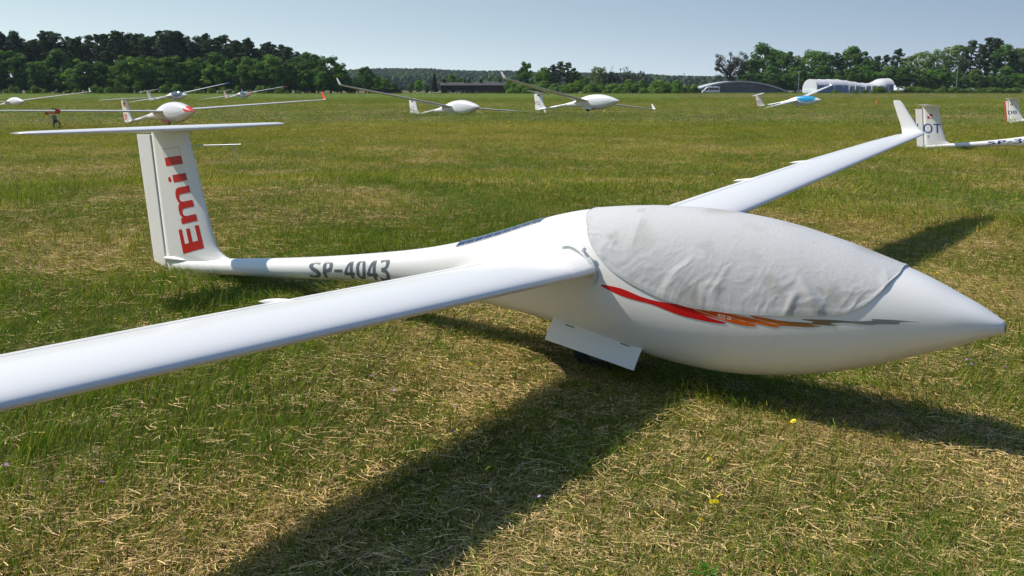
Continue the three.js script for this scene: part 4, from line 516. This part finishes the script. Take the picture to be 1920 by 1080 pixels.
{ // barn
  const Z = -402, x0 = colX(827, Z), x1 = colX(906, Z), x2 = colX(947, Z), t = thing('barn', [0, -0.1, Z]); tag(t, 'long dark barn of boards and brick with several chimneys', 'barn');
  const plank = (v) => std(0.045 * v, 0.04 * v, 0.042 * v, 0.9), brick = std(0.11, 0.06, 0.05, 0.95), roofM = std(0.055, 0.052, 0.05, 0.85), plaster = std(0.2, 0.18, 0.16, 0.9);
  const base = mesh('wall', box(x2 - x0, 1.5, 8, (x0 + x2) / 2, 0.75, -4), brick, t);
  const w0 = x2 - x0; for (let k = 0; k < 34; k++) mesh('plank', box(w0 / 34 - 0.04, 1.65, 0.12, x0 + (k + 0.5) * w0 / 34, 2.32, 0.02 + 0.02 * (k % 3)), k > 22 ? std(0.075, 0.05, 0.045, 0.9) : plank(0.8 + 0.3 * ((k * 7) % 5) / 4), t);
  mesh('upper_wall', box(w0 - 0.1, 1.6, 7.8, (x0 + x2) / 2, 2.3, -4), plank(0.8), t);
  const roof = (a, b, ye, yr, nm) => { const s = new THREE.Shape([[0.6, ye - 0.1], [-4, yr], [-8.6, ye - 0.1], [-8.6, ye - 0.35], [-4, yr - 0.28], [0.6, ye - 0.35]].map(([z, y]) => new THREE.Vector2(-z, y))); const g = new THREE.ExtrudeGeometry(s, { depth: b - a, bevelEnabled: false }); g.rotateY(Math.PI / 2); g.translate(a, 0, 0); return mesh(nm, g, roofM, t); };
  const r1 = roof(x0 - 0.5, x1 + 0.3, 3.3, 4.35, 'roof'), r2 = roof(x1 + 0.35, x2 + 0.5, 3.3, 4.6, 'roof');
  for (const [u, h, w, r] of [[833, 1.2, 1.0, r1], [871, 1.4, 0.6, r1], [879, 1.2, 0.6, r1], [902, 1.2, 0.9, r1], [938, 1.1, 0.8, r2]]) mesh('chimney', box(w, h, 0.8, colX(u, Z), 4.3 + h / 2 - 0.3, -3.2), std(0.045, 0.04, 0.04, 0.9), r);
  mesh('ladder_board', new THREE.BoxGeometry(2.2, 0.2, 0.5).rotateZ(0.75).translate(x1 + 0.9, 4.2, 0.7), std(0.55, 0.56, 0.58, 0.5), r2);
  const gs = new THREE.Shape([[-8, 0], [0, 0], [0, 3.1], [-4, 4.3], [-8, 3.1]].map(([a, b]) => new THREE.Vector2(-a, b))), gg = new THREE.ExtrudeGeometry(gs, { depth: 0.12, bevelEnabled: false }); gg.rotateY(Math.PI / 2); gg.translate(x2 + 0.02, 0, 0); mesh('gable', gg, std(0.06, 0.085, 0.11, 0.7), t);
  for (const [u, w, h, y, m] of [[834, 1.6, 1.5, 0.75, plank(0.6)], [850, 1.5, 1.3, 0.75, plank(0.5)], [842, 1.4, 0.9, 0.9, plaster], [863, 1.3, 0.9, 0.85, std(0.10, 0.2, 0.34, 0.6)], [856, 0.9, 1.4, 0.7, plaster], [876, 1.0, 0.8, 0.9, plank(0.4)], [886, 1.0, 0.8, 0.9, plank(0.4)], [893, 0.8, 1.3, 0.7, plaster], [872, 0.7, 1.2, 0.7, plaster]]) mesh(h > 1.2 ? 'door' : 'window', box(w, h, 0.12, colX(u, Z), y, 0.06), m, t);
  for (const [u, w] of [[806, 1.4], [812, 1.0], [818, 1.3], [824, 1.1], [786, 1.2], [846, 1.0], [853, 0.8], [861, 0.9]]) { const R = rng(u), g = new THREE.IcosahedronGeometry(0.5, 1); const p = g.attributes.position; for (let i = 0; i < p.count; i++) { const f = 0.75 + 0.5 * hash2(Math.round(p.getX(i) * 50), Math.round(p.getY(i) * 50) + u); p.setXYZ(i, p.getX(i) * f * w * 1.2, p.getY(i) * f * 0.8, p.getZ(i) * f * w); } g.computeVertexNormals(); tag(mesh('rubble_heap', g.translate(colX(u, -396), 0.25, -396), std(0.28 + 0.12 * R(), 0.24 + 0.1 * R(), 0.19 + 0.1 * R(), 0.95), scene), 'small pale heap of rubble at the foot of the barn', 'rubble', 'heaps of rubble by the barn'); }
  // dark low sheds at the left
  const s2 = thing('shed', [colX(720, -384), 0, -384]); tag(s2, 'long low dark shed half hidden by trees left of the barn', 'shed'); mesh('wall', box(11, 1.5, 4, 0, 0.75, 0), plank(0.7), s2); mesh('roof', box(11.6, 0.2, 4.8, 0, 1.62, 0), roofM, s2);
  // house behind the trees
  const h = thing('house', [colX(1012, -425), 0, -425]); tag(h, 'grey house with a flat-pitched dark roof behind the high wing of the middle glider', 'house');
  mesh('wall', box(6, 4.3, 5, 0, 2.15, 0), std(0.24, 0.24, 0.25, 0.9), h); const hr = new THREE.ExtrudeGeometry(new THREE.Shape([[-3.6, 4.1], [0, 5.2], [3.6, 4.1], [3.6, 4.3], [0, 5.45], [-3.6, 4.3]].map(([a, b]) => new THREE.Vector2(a, b))), { depth: 6, bevelEnabled: false }).translate(0, 0, -3); mesh('roof', hr, roofM, h);
  const hw = mesh('window', box(1.1, 1.5, 0.12, -1.6, 2.9, 2.52), std(0.3, 0.1, 0.07, 0.8), h); mesh('pane', box(0.8, 1.2, 0.05, -1.6, 2.9, 2.6), phys(0.05, 0.06, 0.07, 0.1), hw);
}
{ // camper van before the arched hangar
  const Z = -421, t = thing('camper_van', [colX(1333, Z), 0, Z]); tag(t, 'white camper van with dark side window parked before the arched hangar', 'van');
  const s = new THREE.Shape(); for (const [i, [x, y]] of [[-3.3, 0.45], [-3.3, 1.05], [-2.7, 1.3], [-1.55, 2.35], [-1.3, 2.55], [3.05, 2.6], [3.2, 2.4], [3.2, 0.45]].entries()) i ? s.lineTo(x, y) : s.moveTo(x, y); s.closePath();
  mesh('body', new THREE.ExtrudeGeometry(s, { depth: 1.9, bevelEnabled: true, bevelSize: 0.08, bevelThickness: 0.08, bevelSegments: 3 }).translate(0, 0, -0.95), phys(0.74, 0.75, 0.76, 0.3), t);
  const gl = phys(0.02, 0.025, 0.035, 0.08); mesh('side_window', new RoundedBoxGeometry(4.0, 0.65, 0.05, 2, 0.02).translate(1.0, 1.75, 1.05), gl, t);
  const fw = new THREE.Shape([[-2.45, 1.4], [-1.55, 2.2], [-1.25, 2.2], [-1.25, 1.4]].map(([a, b]) => new THREE.Vector2(a, b))); mesh('cab_window', new THREE.ExtrudeGeometry(fw, { depth: 0.04, bevelEnabled: false }).translate(0, 0, 1.035), gl, t);
  for (const x of [-2.1, 2.0]) { const g = new THREE.CylinderGeometry(0.36, 0.36, 0.26, 20).rotateX(Math.PI / 2).translate(x, 0.36, 0.92); const w = mesh('wheel', g, rubber, t); mesh('rim', new THREE.CylinderGeometry(0.2, 0.2, 0.03, 16).rotateX(Math.PI / 2).translate(x, 0.36, 1.06), metal, w); }
  for (const x of [-0.2, 1.8]) mesh('roof_hatch', new RoundedBoxGeometry(0.9, 0.16, 0.8, 2, 0.05).translate(x, 2.74, 0), phys(0.7, 0.7, 0.7, 0.4), t);
}
{ // white light aircraft half hidden by bushes
  const Z = -428, t = thing('light_aircraft', [colX(1686, Z), 0, Z], 0.5); tag(t, 'small white light aircraft nose-on, half hidden by bushes right of the hall', 'aircraft');
  const w = phys(0.78, 0.78, 0.78, 0.35);
  mesh('fuselage', new THREE.SphereGeometry(1, 24, 16).scale(1.15, 0.95, 2.6).translate(0, 1.5, 0), w, t); mesh('windscreen', new THREE.SphereGeometry(1, 24, 12, 0, 6.3, 0.3, 1.0).scale(0.95, 0.85, 1.5).translate(0, 1.75, 0.9), phys(0.03, 0.035, 0.04, 0.1), t);
  for (const sd of [-1, 1]) mesh('wing', ringLoft([0.6, 2.6].map((r) => Array.from({ length: 13 }, (_, i) => { const a = i / 12 * 6.2832; return [sd * r, 2.35 + 0.06 * r + 0.09 * Math.sin(a), 0.65 * Math.cos(a) * (1 - 0.1 * r)]; })).slice(0, 2)), w, t);
  mesh('tail_fin', box(0.1, 1.3, 0.9, 0, 2.6, -2.3), w, t); for (const sd of [-1, 1]) mesh('gear_leg', bar([sd * 0.5, 1.0, 0.2], [sd * 0.95, 0.3, 0.2], 0.05), w, t);
  for (const sd of [-1, 1]) mesh('wheel', new THREE.TorusGeometry(0.2, 0.09, 8, 16).rotateY(Math.PI / 2).translate(sd * 0.98, 0.28, 0.2), rubber, t);
}
for (const [u, v, lb, z] of [[1497, 136, 'slender grey lamp post between the two hangars', -428], [1793, 126, 'slender grey lamp post before the right wood', -436], [1282, 139, 'slender grey lamp post left of the arched hangar', -426]]) {
  const h = EYE + (167 - v) / 2035 * -z, t = thing('lamp_post', [colX(u, z), 0, z]); tag(t, lb, 'lamp post'); mesh('pole', bar([0, 0, 0], [0, h, 0], 0.13, 0.08, 8), std(0.35, 0.4, 0.4, 0.5), t); mesh('lamp_head', new RoundedBoxGeometry(0.8, 0.22, 0.35, 2, 0.08).translate(0, h + 0.1, 0.1), std(0.62, 0.64, 0.65, 0.5), t);
}
{ // wire fence between the hangars
  const Z = -427, x0 = colX(1478, Z), x1 = colX(1520, Z), t = thing('mesh_fence', [x0, 0, Z]); tag(t, 'grey wire fence between the arched hangar and the fabric hall', 'fence');
  for (let k = 0; k <= 8; k++) mesh('post', bar([(x1 - x0) * k / 8, 0, 0], [(x1 - x0) * k / 8, 1.35, 0], 0.05), metal, t); for (const y of [0.3, 0.8, 1.3]) mesh('rail', bar([0, y, 0], [x1 - x0, y, 0], 0.03), metal, t);
}
for (const [x, z, h, lb] of [[41.08, -121.86, 0.56, 'orange traffic cone standing alone at the right of the field'], [39.4, -153, 0.62, 'orange traffic cone behind the glider with the blue cover'], [5.47, -166, 0.55, 'orange traffic cone behind the tail marked POL']]) {
  const t = thing('traffic_cone', [x, 0, z]); tag(t, lb, 'cone'); const o = std(0.85, 0.13, 0.05, 0.5); mesh('cone', new THREE.LatheGeometry([[0.16, 0.04], [0.15, 0.06], [0.055, h - 0.02], [0.045, h], [0, h]].map(([a, b]) => new THREE.Vector2(a, b)), 20), o, t); mesh('base', new RoundedBoxGeometry(0.42, 0.05, 0.42, 2, 0.015).translate(0, 0.025, 0), o, t);
}
{ const t = thing('sign_post', [colX(1824, -415), 0, -415]); tag(t, 'small white sign on a short dark post at the right end of the field', 'sign'); mesh('post', bar([0, 0, 0], [0, 1.5, 0], 0.09), std(0.04, 0.04, 0.04), t); mesh('sign_plate', new RoundedBoxGeometry(0.9, 0.6, 0.1, 2, 0.03).translate(0, 1.7, 0), std(0.75, 0.75, 0.75, 0.5), t); }
// ---------------------------------------------------------------- flowers in the grass
{
  const R = rng(9), yel = std(0.80, 0.62, 0.01, 0.6), pur = std(0.42, 0.2, 0.55, 0.7), stemM = std(0.07, 0.12, 0.03, 0.8);
  const head = (n, r, w, up) => merge(Array.from({ length: n }, (_, k) => { const a = k / n * 6.283, g = new THREE.PlaneGeometry(r, w, 2, 1); const p = g.attributes.position; for (let i = 0; i < p.count; i++) p.setZ(i, up * Math.abs(p.getX(i) + r / 2)); g.rotateX(-Math.PI / 2); g.translate(r / 2, 0, 0); g.rotateY(a); return g; }));
  const yHead = merge([head(12, 0.017, 0.008, 0.25), head(9, 0.011, 0.007, 0.6).translate(0, 0.001, 0)]), pHead = head(5, 0.011, 0.008, 0.4); yel.side = pur.side = THREE.DoubleSide;
  const put = (x, z, name, hd, m, h, s, lb, grp) => { const y = groundY(x, z), t = thing(name, [x, y, z], R() * 6); tag(t, lb, 'flower', grp); const q = hd.clone(); q.rotateX(0.5); q.scale(s, s, s); q.translate(0, h, 0); mesh('petals', q, m, t); mesh('stem', tube([[0, 0, 0], [0.008, h * 0.5, 0.004], [0, h, 0]], 0.0014, 6, 5), stemM, t); };
  for (const [x, z] of [[.9, -4.45], [.92, -4.47], [.88, -4.44], [.8, -4.34], [.8, -4.25], [1.48, -5.47], [1.52, -5.53], [.96, -4.93], [4.02, -9.94], [3.96, -9.88], [-3.72, -11.84], [-3.81, -11.81], [-2.72, -9.13], [-2.5, -8.91], [-3.03, -6.89], [-.11, -4.72], [-.55, -6.33], [-.25, -6.27]]) put(x, z, 'yellow_flower', yHead, yel, 0.07 + 0.03 * R(), 0.75 + 0.2 * R(), 'small yellow dandelion-like flower in the grass', 'yellow flowers in the grass');
  for (const [x, z] of [[3.64, -7.58], [3.66, -7.51], [3.05, -6.95], [3.02, -6.8], [3.25, -6.81], [3.49, -7.18], [.38, -6.13], [.42, -5.89], [.52, -5.92], [-.3, -5.16], [-.27, -5.12], [-.23, -5.02], [-.13, -4.49], [.12, -4.43], [-.3, -3.82], [-.4, -3.79], [-1.76, -4.35], [-.3, -5.57], [-.41, -5.43], [-.66, -5.77], [-2.22, -4.46], [-.96, -4.52], [-.81, -5.99]]) put(x, z, 'purple_flower', pHead, pur, 0.06 + 0.03 * R(), 0.8, 'tiny purple flower in the grass', 'tiny purple flowers in the grass');
}
renderer.render(scene, camera);
